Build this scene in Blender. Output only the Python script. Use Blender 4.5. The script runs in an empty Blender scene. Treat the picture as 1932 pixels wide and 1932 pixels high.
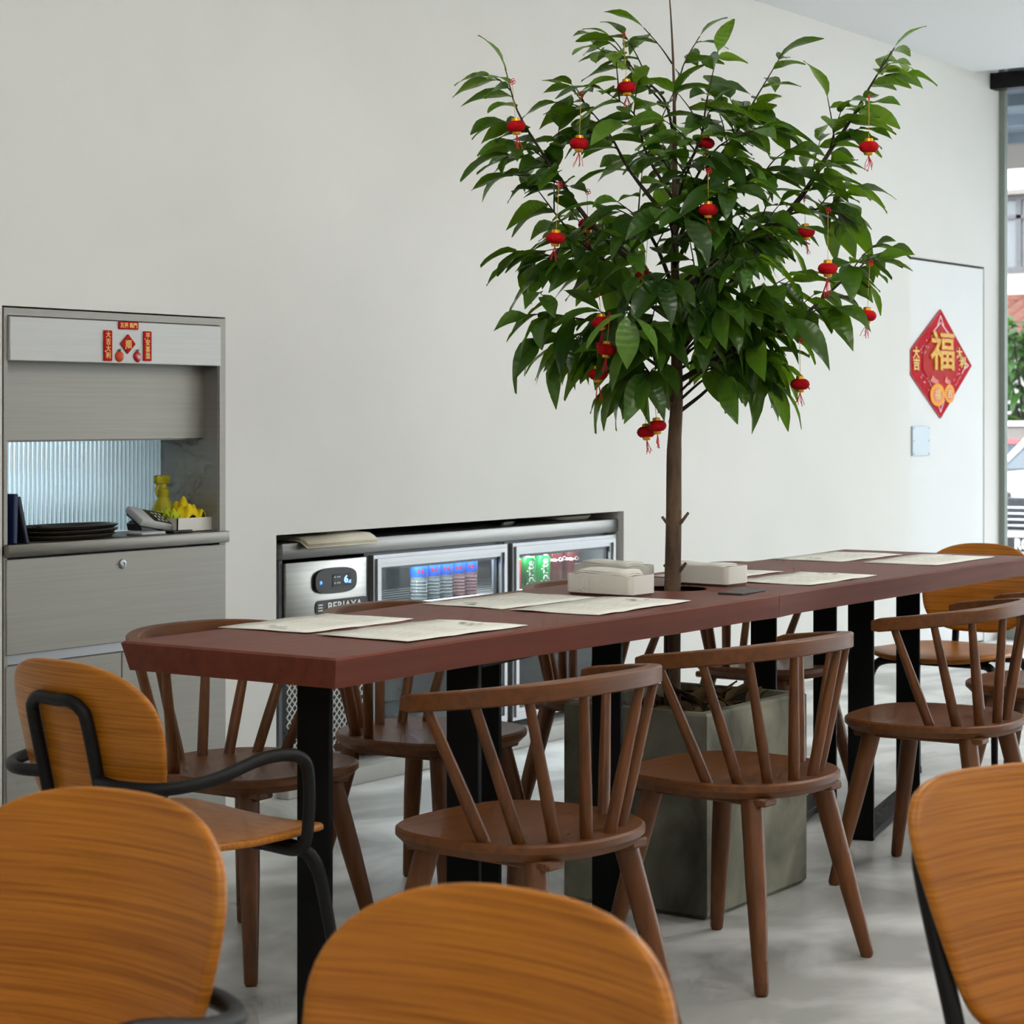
import bpy, bmesh, math, random
from mathutils import Vector, Matrix
PI = math.pi
random.seed(11)
S = bpy.context.scene
COL = S.collection

# ------------------------------------------------------------------ camera
cam_d = bpy.data.cameras.new('camera'); CAM = bpy.data.objects.new('camera', cam_d); COL.objects.link(CAM)
CAM.location = (0, 0, 1.19)
CAM.rotation_euler = (PI/2, 0, math.radians(34.65-90))
cam_d.sensor_width = 36; cam_d.lens = 4100/1932*36
cam_d.shift_y = -185/1932
cam_d.clip_end = 200
cam_d.dof.use_dof = True; cam_d.dof.focus_distance = 5.0; cam_d.dof.aperture_fstop = 11
S.camera = CAM
# ------------------------------------------------------------------ world, exposure
W = bpy.data.worlds.new('overcast_sky'); S.world = W; W.use_nodes = True
bg = W.node_tree.nodes['Background']; bg.inputs[0].default_value = (0.93, 0.945, 1.0, 1); bg.inputs[1].default_value = 6.3
S.view_settings.view_transform = 'Standard'; S.view_settings.look = 'None'
S.view_settings.exposure = 0.0;
S.cycles.max_bounces = 6; S.cycles.diffuse_bounces = 3; S.cycles.glossy_bounces = 2; S.cycles.transmission_bounces = 4; S.cycles.transparent_max_bounces = 8
S.cycles.caustics_reflective = False; S.cycles.caustics_refractive = False; S.cycles.use_adaptive_sampling = True; S.cycles.adaptive_threshold = .09; S.cycles.adaptive_min_samples = 12
S.cycles.sample_clamp_indirect = 6; S.cycles.use_denoising = True
S.view_settings.gamma = 1.0; S.view_settings.use_curve_mapping = False
LAMP_POWER = 32.0          # watts of each added cage lamp
LAMP_COLOR = (1.0, .955, .88)

# ------------------------------------------------------------------ materials
def lin(c):
    return tuple(((v/255)/12.92 if v/255 <= .04045 else ((v/255+.055)/1.055)**2.4) for v in c) + (1,)
def base_mat(name):
    m = bpy.data.materials.new(name); m.use_nodes = True
    return m, m.node_tree.nodes, m.node_tree.links, m.node_tree.nodes['Principled BSDF']
def plain(name, c, rough=.5, metal=0, coat=0, spec=.5, trans=0, ior=1.45, alpha=1):
    m, n, l, b = base_mat(name)
    b.inputs['Base Color'].default_value = lin(c); b.inputs['Roughness'].default_value = rough
    b.inputs['Metallic'].default_value = metal; b.inputs['Coat Weight'].default_value = coat
    b.inputs['Specular IOR Level'].default_value = spec; b.inputs['Transmission Weight'].default_value = trans
    b.inputs['IOR'].default_value = ior
    return m
def noisy(name, c1, c2, scale=(3, 3, 3), rough=.5, detail=5, bump=0, bscale=40, metal=0, coat=0, spec=.5, lo=.35, hi=.65, rvar=0, dist=0):
    m, n, l, b = base_mat(name)
    tc = n.new('ShaderNodeTexCoord'); mp = n.new('ShaderNodeMapping'); mp.inputs['Scale'].default_value = scale
    nt = n.new('ShaderNodeTexNoise'); nt.inputs['Scale'].default_value = 1; nt.inputs['Detail'].default_value = detail
    nt.inputs['Distortion'].default_value = dist
    cr = n.new('ShaderNodeValToRGB'); cr.color_ramp.elements[0].position = lo; cr.color_ramp.elements[1].position = hi
    cr.color_ramp.elements[0].color = lin(c1); cr.color_ramp.elements[1].color = lin(c2)
    l.new(tc.outputs['Object'], mp.inputs[0]); l.new(mp.outputs[0], nt.inputs['Vector']); l.new(nt.outputs['Fac'], cr.inputs[0]); l.new(cr.outputs[0], b.inputs['Base Color'])
    b.inputs['Roughness'].default_value = rough; b.inputs['Metallic'].default_value = metal; b.inputs['Coat Weight'].default_value = coat
    b.inputs['Specular IOR Level'].default_value = spec
    if rvar:
        mr = n.new('ShaderNodeMapRange'); mr.inputs[3].default_value = rough-rvar; mr.inputs[4].default_value = rough+rvar
        l.new(nt.outputs['Fac'], mr.inputs[0]); l.new(mr.outputs[0], b.inputs['Roughness'])
    if bump:
        n2 = n.new('ShaderNodeTexNoise'); n2.inputs['Scale'].default_value = bscale; n2.inputs['Detail'].default_value = 4
        bp = n.new('ShaderNodeBump'); bp.inputs['Strength'].default_value = bump; bp.inputs['Distance'].default_value = .004
        l.new(tc.outputs['Object'], n2.inputs['Vector']); l.new(n2.outputs['Fac'], bp.inputs['Height']); l.new(bp.outputs[0], b.inputs['Normal'])
    return m
def wood(name, c1, c2, axis=0, fine=70, rough=.38, coat=.15, bump=.08, along=.035, big=.45, spec=.5, flat=None):
    """grain running along one object axis"""
    sc = [fine, fine, fine]; sc[axis] = fine*along
    if flat is not None: sc[flat] = fine*.02
    m, n, l, b = base_mat(name)
    tc = n.new('ShaderNodeTexCoord'); mp = n.new('ShaderNodeMapping'); mp.inputs['Scale'].default_value = sc
    nt = n.new('ShaderNodeTexNoise'); nt.inputs['Scale'].default_value = 1; nt.inputs['Detail'].default_value = 7; nt.inputs['Distortion'].default_value = .4
    mp2 = n.new('ShaderNodeMapping'); mp2.inputs['Scale'].default_value = [v*.14 for v in sc]
    nb = n.new('ShaderNodeTexNoise'); nb.inputs['Scale'].default_value = 1; nb.inputs['Detail'].default_value = 3; nb.inputs['Distortion'].default_value = 1.2
    mx = n.new('ShaderNodeMath'); mx.operation = 'MULTIPLY_ADD'; mx.inputs[1].default_value = 1-big
    ml = n.new('ShaderNodeMath'); ml.operation = 'MULTIPLY'; ml.inputs[1].default_value = big
    cr = n.new('ShaderNodeValToRGB'); cr.color_ramp.elements[0].position = .3; cr.color_ramp.elements[1].position = .7
    cr.color_ramp.elements[0].color = lin(c1); cr.color_ramp.elements[1].color = lin(c2)
    l.new(tc.outputs['Object'], mp.inputs[0]); l.new(mp.outputs[0], nt.inputs['Vector'])
    l.new(tc.outputs['Object'], mp2.inputs[0]); l.new(mp2.outputs[0], nb.inputs['Vector'])
    l.new(nb.outputs['Fac'], ml.inputs[0]); l.new(nt.outputs['Fac'], mx.inputs[0]); l.new(ml.outputs[0], mx.inputs[2])
    l.new(mx.outputs[0], cr.inputs[0]); l.new(cr.outputs[0], b.inputs['Base Color'])
    b.inputs['Roughness'].default_value = rough; b.inputs['Coat Weight'].default_value = coat; b.inputs['Coat Roughness'].default_value = .25; b.inputs['Specular IOR Level'].default_value = spec
    bp = n.new('ShaderNodeBump'); bp.inputs['Strength'].default_value = bump; bp.inputs['Distance'].default_value = .002
    l.new(nt.outputs['Fac'], bp.inputs['Height']); l.new(bp.outputs[0], b.inputs['Normal'])
    return m
def pane_mat(name, tint=(250, 253, 252), refl=1.0):
    m = bpy.data.materials.new(name); m.use_nodes = True; n = m.node_tree.nodes; l = m.node_tree.links
    n.remove(n['Principled BSDF'])
    t = n.new('ShaderNodeBsdfTransparent'); t.inputs[0].default_value = lin(tint)
    g = n.new('ShaderNodeBsdfGlossy'); g.inputs['Roughness'].default_value = .02
    f = n.new('ShaderNodeFresnel'); f.inputs[0].default_value = 1.45
    mu = n.new('ShaderNodeMath'); mu.operation = 'MULTIPLY'; mu.inputs[1].default_value = refl
    mix = n.new('ShaderNodeMixShader'); geo = n.new('ShaderNodeNewGeometry'); inv = n.new('ShaderNodeMath'); inv.operation = 'SUBTRACT'; inv.inputs[0].default_value = refl; l.new(geo.outputs['Backfacing'], inv.inputs[1]); inv.use_clamp = True
    l.new(inv.outputs[0], mu.inputs[1]); l.new(f.outputs[0], mu.inputs[0]); l.new(mu.outputs[0], mix.inputs[0]); l.new(t.outputs[0], mix.inputs[1]); l.new(g.outputs[0], mix.inputs[2])
    l.new(mix.outputs[0], n['Material Output'].inputs[0])
    return m
def glow(name, c, strength):
    m, n, l, b = base_mat(name)
    b.inputs['Base Color'].default_value = lin(c); b.inputs['Emission Color'].default_value = lin(c); b.inputs['Emission Strength'].default_value = strength
    return m
def leaf_mat(name, dark, light, under):
    m, n, l, b = base_mat(name)
    oi = n.new('ShaderNodeObjectInfo'); tc = n.new('ShaderNodeTexCoord')
    nt = n.new('ShaderNodeTexNoise'); nt.inputs['Scale'].default_value = 9
    g = n.new('ShaderNodeNewGeometry')
    add = n.new('ShaderNodeMath'); add.operation = 'MULTIPLY_ADD'; add.inputs[1].default_value = .5
    hf = n.new('ShaderNodeMath'); hf.operation = 'MULTIPLY'; hf.inputs[1].default_value = .5
    cr = n.new('ShaderNodeValToRGB'); cr.color_ramp.elements[0].position = .25; cr.color_ramp.elements[1].position = .8
    cr.color_ramp.elements[0].color = lin(dark); cr.color_ramp.elements[1].color = lin(light)
    l.new(g.outputs['Position'], nt.inputs['Vector']); l.new(nt.outputs['Fac'], hf.inputs[0]); l.new(oi.outputs['Random'], add.inputs[0]); l.new(hf.outputs[0], add.inputs[2]); l.new(add.outputs[0], cr.inputs[0])
    l.new(cr.outputs[0], b.inputs['Base Color'])
    # side veins as fine relief
    wv = n.new('ShaderNodeTexWave'); wv.inputs['Scale'].default_value = 22; wv.inputs['Distortion'].default_value = 1.0; wv.bands_direction = 'Y'
    l.new(tc.outputs['Object'], wv.inputs['Vector'])
    bp = n.new('ShaderNodeBump'); bp.inputs['Strength'].default_value = .25; bp.inputs['Distance'].default_value = .003
    l.new(wv.outputs['Fac'], bp.inputs['Height']); l.new(bp.outputs[0], b.inputs['Normal'])
    b.inputs['Roughness'].default_value = .33; b.inputs['Specular IOR Level'].default_value = .5
    tr = n.new('ShaderNodeBsdfTranslucent'); tr.inputs[0].default_value = lin(under)
    mix = n.new('ShaderNodeMixShader'); mix.inputs[0].default_value = .3
    l.new(b.outputs[0], mix.inputs[1]); l.new(tr.outputs[0], mix.inputs[2]); l.new(mix.outputs[0], n['Material Output'].inputs[0])
    return m

M = {}
M['wall'] = noisy('white_plaster', (226, 226, 221), (234, 234, 230), (.8, .8, .8), .75, 6, bump=.25, bscale=5)
M['ceiling'] = plain('ceiling_paint', (242, 244, 247), .8)
M['floor'] = noisy('polished_concrete', (172, 173, 169), (236, 237, 235), (2.2, 3.0, 1), .38, 14, rvar=.12, dist=.5, spec=.4, lo=.40, hi=.62)
M['concrete'] = noisy('planter_concrete', (66, 66, 54), (140, 139, 122), (4.5, 4.5, 3.0), .8, 10, bump=.5, bscale=18, dist=1.0, lo=.33, hi=.66)
M['plinth'] = noisy('plinth_concrete', (165, 165, 160), (196, 196, 191), (3, 3, 3), .7, 6)
M['table'] = wood('reddish_table_wood', (92, 43, 31), (120, 62, 45), 0, 45, .5, 0, .15, spec=.3)
M['chair'] = wood('walnut_brown_wood', (76, 43, 18), (122, 73, 36), 0, 60, .42, 0, .1, spec=.38)
M['chairz'] = wood('walnut_brown_turned', (74, 42, 17), (120, 71, 35), 2, 60, .42, 0, .1, spec=.38)
M['oak'] = wood('honey_oak_veneer', (138, 77, 10), (198, 126, 36), 0, 300, .36, 0, .05, .012, .16, .35)
M['oakb'] = wood('honey_oak_back_veneer', (138, 77, 10), (198, 126, 36), 0, 300, .36, 0, .05, .012, .16, .35, 1)
M['black'] = plain('black_powder_coat', (15, 15, 17), .5, 0, 0, .3)
M['blacksteel'] = plain('black_steel', (8, 8, 9), .6, 0, 0, .2)
M['steel'] = noisy('brushed_stainless', (140, 139, 135), (150, 149, 145), (.6, .6, 90), .3, 2, metal=1)
M['steel_flat'] = noisy('satin_stainless_panel', (152, 150, 143), (157, 155, 148), (2, 2, 120), .55, 2, metal=.4)
M['steel_lid'] = noisy('pale_satin_panel', (188, 189, 187), (193, 194, 192), (2, 2, 120), .5, 2, metal=.2)
M['plate'] = plain('satin_push_plate', (176, 188, 196), .5, .3)
M['counter'] = noisy('dark_stainless_edge', (112, 109, 102), (122, 119, 112), (.6, .6, 90), .42, 2, metal=.8)
M['worktop'] = noisy('stainless_worktop', (126, 126, 124), (136, 136, 133), (.6, .6, 90), .38, 2, metal=.9)
M['alu'] = plain('aluminium_frame', (168, 170, 172), .42, .8)
M['pane'] = pane_mat('clear_pane')
M['fridge_dark'] = plain('fridge_lining', (92, 96, 98), .5)
M['fridge_wall'] = plain('fridge_lining_pale', (150, 156, 158), .5)
M['paper'] = plain('cream_paper', (246, 245, 235), .8)
M['ink'] = plain('grey_ink', (196, 194, 182), .8)
M['card'] = noisy('old_menu_paper', (214, 208, 186), (226, 220, 200), (8, 8, 8), .8)
M['offwhite'] = plain('off_white_plastic', (222, 219, 210), .45)
M['napkin'] = plain('white_tissue', (236, 234, 226), .9)
M['bark'] = noisy('brown_bark', (72, 56, 42), (110, 88, 68), (26, 26, 7), .85, 6, bump=.8, bscale=70)
M['twig'] = plain('dark_twig', (52, 44, 36), .8)
M['leaf'] = leaf_mat('glossy_leaf', (26, 54, 20), (66, 106, 34), (130, 178, 30))
M['leaf_young_backlit'] = leaf_mat('young_backlit_leaf', (62, 104, 38), (112, 152, 60), (150, 190, 50))
M['soil'] = noisy('dark_soil', (30, 24, 18), (62, 50, 36), (40, 40, 40), .95, 6, bump=1, bscale=60)
M['dry'] = noisy('dry_leaf', (84, 64, 40), (124, 104, 66), (20, 20, 20), .8)
M['red'] = noisy('red_flock', (158, 8, 18), (196, 16, 26), (60, 60, 60), .9, spec=.2)
M['gold'] = plain('gold_plastic', (222, 160, 34), .3, .55)
M['string'] = plain('gold_string', (205, 165, 75), .6)
M['redthread'] = plain('red_thread', (206, 30, 52), .7)
M['redcard'] = noisy('red_foil', (176, 4, 30), (205, 16, 36), (30, 30, 30), .7, spec=.1)
M['redcard2'] = plain('red_plaque', (186, 14, 16), .6, spec=.12)
M['pinkwhite'] = plain('pale_pink_cutout', (246, 220, 224), .6)
M['goldprint'] = plain('gold_print', (240, 206, 120), .6, spec=.2)
M['gilt'] = noisy('gilt_glitter', (206, 140, 8), (240, 190, 40), (90, 90, 90), .5, spec=.2)
M['orange'] = plain('orange_print', (244, 160, 40), .6, spec=.2)
M['orangered'] = plain('orange_enamel', (206, 62, 10), .4, spec=.3)
M['berry'] = plain('berry_enamel', (186, 14, 34), .25, coat=.5)
M['green'] = plain('leaf_green_enamel', (70, 92, 46), .5)
M['white'] = plain('white_paint', (238, 238, 238), .5)
M['blue_dark'] = plain('navy_folder', (26, 40, 84), .5)
M['navy2'] = plain('dark_folder', (24, 28, 44), .5)
M['tray'] = plain('dark_brown_tray', (58, 52, 46), .4)
M['tray_black'] = plain('black_tray', (30, 30, 31), .45)
M['yellow'] = plain('yellow_plastic', (222, 210, 50), .3, trans=.25)
M['cloth'] = noisy('yellow_cloth', (236, 200, 10), (250, 222, 30), (40, 40, 40), .9)
M['lime'] = plain('lime_sponge', (206, 222, 50), .9)
M['terminal'] = plain('grey_terminal', (196, 198, 198), .4)
M['screen'] = plain('dark_screen', (34, 38, 40), .15)
M['rubber'] = plain('dark_grey_plastic', (58, 60, 62), .5)
M['flute'] = plain('fluted_glass', (206, 226, 236), .12, trans=.85, ior=1.45)
M['label_blue'] = plain('blue_bottle_label', (30, 92, 200), .35)
M['bottle'] = plain('clear_bottle', (235, 245, 250), .08, trans=.8, ior=1.2)
M['bottle_pink'] = plain('pink_bottle', (240, 190, 198), .15, trans=.75, ior=1.2)
M['can_green'] = plain('green_can', (20, 140, 62), .3, .4)
M['can_red'] = plain('red_can', (200, 24, 24), .3, .4)
M['cola'] = plain('cola_bottle', (92, 44, 44), .15, trans=.3, ior=1.2)
M['greybox'] = plain('grey_green_tub', (150, 160, 154), .5)
M['mesh'] = plain('pale_grille', (222, 222, 218), .5)
M['frame_green'] = plain('grey_green_window_frame', (134, 144, 136), .45)
M['dooredge'] = plain('dark_gap', (40, 40, 40), .8)
M['door'] = noisy('white_door', (228, 230, 230), (236, 238, 238), (1, 1, 1), .6, 4)
M['asphalt'] = noisy('grey_road', (120, 122, 124), (140, 142, 144), (2, 2, 2), .9)
M['pave'] = noisy('pale_paving', (190, 190, 186), (206, 206, 202), (2, 2, 2), .85)
M['carwhite'] = plain('white_car_paint', (205, 207, 210), .2, coat=1)
M['carred'] = plain('red_car_paint', (140, 16, 30), .2, coat=1)
M['carglass'] = plain('car_window', (60, 72, 80), .05, .3)
M['cardark'] = plain('car_black_trim', (26, 30, 36), .4)
M['chrome'] = plain('car_chrome', (220, 222, 226), .12, 1)
M['tyre'] = plain('tyre_rubber', (28, 28, 28), .8)
M['brick'] = noisy('painted_brick', (104, 62, 56), (128, 84, 78), (6, 6, 6), .85)
M['tile'] = noisy('terracotta_tile', (92, 54, 46), (124, 76, 62), (3, 3, 3), .8)
M['facade'] = plain('white_facade', (236, 234, 230), .8)
M['facade2'] = plain('cream_facade', (128, 122, 118), .8)
M['winframe'] = plain('grey_house_window_frame', (92, 92, 94), .6)
M['winpane'] = plain('house_window_glass', (116, 120, 124), .25)
M['hedge'] = leaf_mat('hedge_leaf', (20, 52, 20), (60, 104, 34), (90, 130, 34))
M['hedge2'] = leaf_mat('hedge_leaf_pale', (90, 104, 34), (130, 136, 60), (130, 140, 50))
M['soffit'] = noisy('dark_canopy', (66, 78, 88), (88, 100, 112), (1, 1, 1), .6)

# ------------------------------------------------------------------ mesh helpers
class MB:
    def __init__(s): s.v = []; s.f = []
    def add(s, vs, fs):
        o = len(s.v); s.v += [tuple(p) for p in vs]; s.f += [tuple(i+o for i in f) for f in fs]; return s
    def box(s, c, d, rot=None):
        x, y, z = d[0]/2, d[1]/2, d[2]/2
        vs = [Vector(p) for p in ((-x,-y,-z),(x,-y,-z),(x,y,-z),(-x,y,-z),(-x,-y,z),(x,-y,z),(x,y,z),(-x,y,z))]
        if rot is not None: vs = [rot @ p for p in vs]
        c = Vector(c)
        return s.add([p+c for p in vs], [(0,3,2,1),(4,5,6,7),(0,1,5,4),(1,2,6,5),(2,3,7,6),(3,0,4,7)])
    def span(s, x0, x1, y0, y1, z0, z1): return s.box(((x0+x1)/2, (y0+y1)/2, (z0+z1)/2), (abs(x1-x0), abs(y1-y0), abs(z1-z0)))
    def rbox(s, c, d, r=.005, seg=2, rot=None):
        bm = bmesh.new(); bmesh.ops.create_cube(bm, size=1)
        bmesh.ops.scale(bm, vec=d, verts=bm.verts)
        bmesh.ops.bevel(bm, geom=bm.edges[:], offset=r, segments=seg, affect='EDGES', profile=.5)
        bm.verts.index_update(); c = Vector(c)
        vs = [(rot @ v.co if rot is not None else v.co.copy())+c for v in bm.verts]; fs = [[v.index for v in f.verts] for f in bm.faces]
        bm.free(); return s.add(vs, fs)
    def rspan(s, x0, x1, y0, y1, z0, z1, r=.005, seg=2): return s.rbox(((x0+x1)/2, (y0+y1)/2, (z0+z1)/2), (abs(x1-x0), abs(y1-y0), abs(z1-z0)), r, seg)
    def tube(s, pts, rad, seg=8, cap=True, flat=None):
        pts = [Vector(p) for p in pts]; n = len(pts)
        if not hasattr(rad, '__len__'): rad = [rad]*n
        rings = []; up = None
        for i, p in enumerate(pts):
            t = (pts[min(i+1, n-1)]-pts[max(i-1, 0)]).normalized()
            if up is None:
                a = Vector((0,0,1)) if abs(t.z) < .9 else Vector((1,0,0)); up = (a - t*a.dot(t)).normalized()
            else:
                up = up - t*up.dot(t); up.normalize()
            w = t.cross(up)
            rings.append([p + (up*math.cos(2*PI*k/seg)*rad[i] + w*math.sin(2*PI*k/seg)*rad[i]*(flat or 1)) for k in range(seg)])
        vs = [q for r in rings for q in r]; fs = []
        for i in range(n-1):
            for k in range(seg):
                a, b = i*seg+k, i*seg+(k+1) % seg
                fs.append((a, b, b+seg, a+seg))
        if cap: fs.append(tuple(range(seg))[::-1]); fs.append(tuple((n-1)*seg+k for k in range(seg)))
        return s.add(vs, fs)
    def lathe(s, prof, seg=16, c=(0,0,0), wob=None):
        vs = []; fs = []; n = len(prof)
        for i, (r, z) in enumerate(prof):
            for k in range(seg):
                a = 2*PI*k/seg; rr = r*(wob(a, i) if wob else 1)
                vs.append((c[0]+rr*math.cos(a), c[1]+rr*math.sin(a), c[2]+z))
        for i in range(n-1):
            for k in range(seg):
                a, b = i*seg+k, i*seg+(k+1) % seg; fs.append((a, b, b+seg, a+seg))
        fs.append(tuple(range(seg))[::-1]); fs.append(tuple((n-1)*seg+k for k in range(seg)))
        return s.add(vs, fs)
    def prism(s, out, z0, z1):
        n = len(out)
        vs = [(x, y, z0) for x, y in out]+[(x, y, z1) for x, y in out]
        fs = [tuple(range(n))[::-1], tuple(range(n, 2*n))]+[(i, (i+1) % n, n+(i+1) % n, n+i) for i in range(n)]
        return s.add(vs, fs)
    def prism_y(s, out, y0, y1):
        """outline given in x,z; faces -y at y0"""
        n = len(out)
        vs = [(x, y0, z) for x, z in out]+[(x, y1, z) for x, z in out]
        fs = [tuple(range(n)), tuple(range(n, 2*n))[::-1]]+[((i+1) % n, i, n+i, n+(i+1) % n) for i in range(n)]
        return s.add(vs, fs)
    def shell(s, out, fn, rings=(0.0, .4, .75, .93, 1.0), thick=.012):
        """curved panel: outline (a,b) about (0,0) mapped by fn(a,b)->(point, normal); rounded rim"""
        n = len(out); vs = []; fs = []
        def ring(sc, off, grow=0):
            r = []
            for a, b in out:
                L = math.hypot(a, b) or 1
                p, nn = fn(a*sc+a/L*grow, b*sc+b/L*grow); r.append(Vector(p)+Vector(nn)*off)
            return r
        h = thick/2; seq = []
        for sc in rings[1:-1]: seq.append(ring(sc, h))
        seq.append(ring(1, h, -thick*.35)); seq.append(ring(1, h*.6, -thick*.06)); seq.append(ring(1, 0, 0)); seq.append(ring(1, -h*.6, -thick*.06)); seq.append(ring(1, -h, -thick*.35))
        for sc in rings[1:-1][::-1]: seq.append(ring(sc, -h))
        p, nn = fn(0, 0); vs.append(Vector(p)+Vector(nn)*h); vs.append(Vector(p)-Vector(nn)*h)
        for r in seq: vs += r
        m = len(seq)
        for k in range(n): fs.append((0, 2+k, 2+(k+1) % n)); fs.append((1, 2+(m-1)*n+(k+1) % n, 2+(m-1)*n+k))
        for i in range(m-1):
            for k in range(n): fs.append((2+i*n+k, 2+(i+1)*n+k, 2+(i+1)*n+(k+1) % n, 2+i*n+(k+1) % n))
        return s.add(vs, fs)
    def mesh(s, name, mat=None, angle=40):
        me = bpy.data.meshes.new(name); me.from_pydata(s.v, [], s.f); me.update()
        bm = bmesh.new(); bm.from_mesh(me); bmesh.ops.recalc_face_normals(bm, faces=bm.faces); bm.to_mesh(me); bm.free()
        if angle:
            me.shade_smooth(); me.set_sharp_from_angle(angle=math.radians(angle))
        if mat is not None: me.materials.append(M[mat] if isinstance(mat, str) else mat)
        return me
    def build(s, name, mat, parent=None, loc=None, angle=40):
        return put(name, s.mesh(name, mat, angle), parent, loc)
def put(name, me, parent=None, loc=None):
    o = bpy.data.objects.new(name, me); COL.objects.link(o)
    if parent is not None: o.parent = parent
    if loc is not None: o.location = loc
    return o
def tag(o, label=None, cat=None, group=None, kind=None):
    if label: o['label'] = label
    if cat: o['category'] = cat
    if group: o['group'] = group
    if kind: o['kind'] = kind
    return o
def empty(name, loc=(0,0,0), rz=0, label=None, cat=None, group=None):
    o = bpy.data.objects.new(name, None); o.empty_display_size = .05; COL.objects.link(o)
    o.location = loc; o.rotation_euler = (0, 0, rz)
    return tag(o, label, cat, group)
def struct(o): o['kind'] = 'structure'; return o
def copy_tree(o, parent=None):
    c = o.copy(); COL.objects.link(c); c.parent = parent
    for ch in [k for k in o.children]: copy_tree(ch, c)
    return c
def text_geo(body, size, depth=.001, bold=0):
    cu = bpy.data.curves.new('lettering', 'FONT'); cu.body = body; cu.size = size; cu.extrude = depth; cu.align_x = 'CENTER'; cu.align_y = 'CENTER'; cu.resolution_u = 3
    cu.offset = bold
    o = bpy.data.objects.new('lettering', cu); COL.objects.link(o)
    dg = bpy.context.evaluated_depsgraph_get(); dg.update()
    me = bpy.data.meshes.new_from_object(o.evaluated_get(dg))
    vs = [v.co.copy() for v in me.vertices]; fs = [tuple(p.vertices) for p in me.polygons]
    bpy.data.objects.remove(o); bpy.data.curves.remove(cu); bpy.data.meshes.remove(me)
    return vs, fs
def wall_text(mb, body, size, c, depth=.001, bold=0, sx=1, roll=0):
    """lettering that faces -y, centred at c"""
    vs, fs = text_geo(body, size, depth, bold); R = Matrix.Rotation(roll, 3, 'Y')
    return mb.add([Vector(c)+R @ Vector((v.x*sx, -v.z, v.y)) for v in vs], fs)
def sup(n, a, b, e=2.5, ph=0):
    r = []
    for k in range(n):
        t = 2*PI*(k+ph)/n; c, s_ = math.cos(t), math.sin(t)
        r.append((a*math.copysign(abs(c)**(2/e), c), b*math.copysign(abs(s_)**(2/e), s_)))
    return r
def bez(pts, n=6):
    """Catmull-Rom through points"""
    P = [Vector(p) for p in pts]; P = [P[0]*2-P[1]]+P+[P[-1]*2-P[-2]]; out = []
    for i in range(1, len(P)-2):
        for k in range(n):
            t = k/n; a, b, c, d = P[i-1:i+3]
            out.append(.5*((2*b)+(c-a)*t+(2*a-5*b+4*c-d)*t*t+(3*b-a-3*c+d)*t**3))
    out.append(P[-2]); return out

# ------------------------------------------------------------------ setting
YW = 4.42; CEIL = 2.955
WB = MB()
for x0, x1, z0, z1 in ((-3, 4.0, 0, CEIL), (4.0, 4.88, 1.48, CEIL), (4.88, 5.113, 0, CEIL), (5.113, 7.155, .815, CEIL), (7.155, 9.8, 0, CEIL), (9.8, 10.73, 1.957, CEIL), (10.73, 10.93, 0, CEIL)):
    WB.span(x0, x1, YW, YW+.8, z0, z1)
WB.span(5.113, 7.155, YW+.7, YW+.8, 0, .815)
WB.span(9.8, 10.73, YW+.3, YW+.4, 0, 1.957)
struct(WB.build('wall_back', 'wall', angle=0))
struct(MB().span(-3.1, -3, -4, YW+.8, 0, CEIL).build('wall_left', 'wall', angle=0))
struct(MB().span(-3.1, 10.93, -4.1, -4, 0, CEIL).build('wall_front', 'wall', angle=0))
struct(MB().span(-3.1, 11.05, -4.1, YW+.8, -.1, 0).build('floor', 'floor', angle=0))
CL = MB(); CL.span(-3.1, 10.56, -4.1, YW, CEIL, CEIL+.12); CL.span(10.56, 11.15, -4.1, YW+.8, CEIL+.30, CEIL+.4); CL.span(10.54, 10.58, -4.1, YW, CEIL, CEIL+.4)
struct(CL.build('ceiling', 'ceiling', angle=0))
struct(MB().span(10.56, 10.93, YW, YW+.8, CEIL, CEIL+.3).build('wall_back_head', 'wall', angle=0))
# shopfront of the right side: grey green frame, panes, black head rail
wf = MB().span(10.93, 10.97, YW-.032, YW+.1, 0, CEIL+.3)
for yy in (2.4, .4, -1.6, -3.98): wf.span(10.93, 10.99, yy-.03, yy+.03, 0, CEIL+.3)
wf.span(10.93, 10.99, -4, YW, 0, .07)
w1 = struct(wf.build('window_1', 'frame_green', angle=0))
prev = YW-.032
for yy in (2.4, .4, -1.6, -3.95):
    MB().span(10.945, 10.953, yy+.03, prev, .07, CEIL+.3).build('pane', 'pane', w1, angle=0); prev = yy-.03
struct(MB().span(10.80, 10.88, -4, YW-.005, CEIL-.062, CEIL+.022).build('trim_1', 'black', angle=0))
# flush door
d = MB().span(9.806, 10.724, YW+.004, YW+.045, .012, 1.945)
do = struct(d.build('door_1', 'door', angle=0))
MB().span(9.8, 10.73, YW+.05, YW+.06, 0, 1.957).build('door_gap', 'dooredge', do, angle=0)
pl = MB().rspan(9.825, 10.03, YW-.004, YW+.004, .985, 1.13, .0015, 1).build('push_plate', 'plate', do)
for sx in (9.84, 10.015):
    for sz in (.995, 1.058, 1.12): MB().lathe([(.0035, 0), (.0035, .0012), (.001, .002)], 8).build('screw', 'rubber', pl, (sx, YW-.004, sz)).rotation_euler = (PI/2, 0, 0)
# plinth in the cooler niche
struct(MB().rspan(5.113, 7.155, YW-.05, YW+.7, 0, .055, .006).build('trim_2', 'plinth'))

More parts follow.
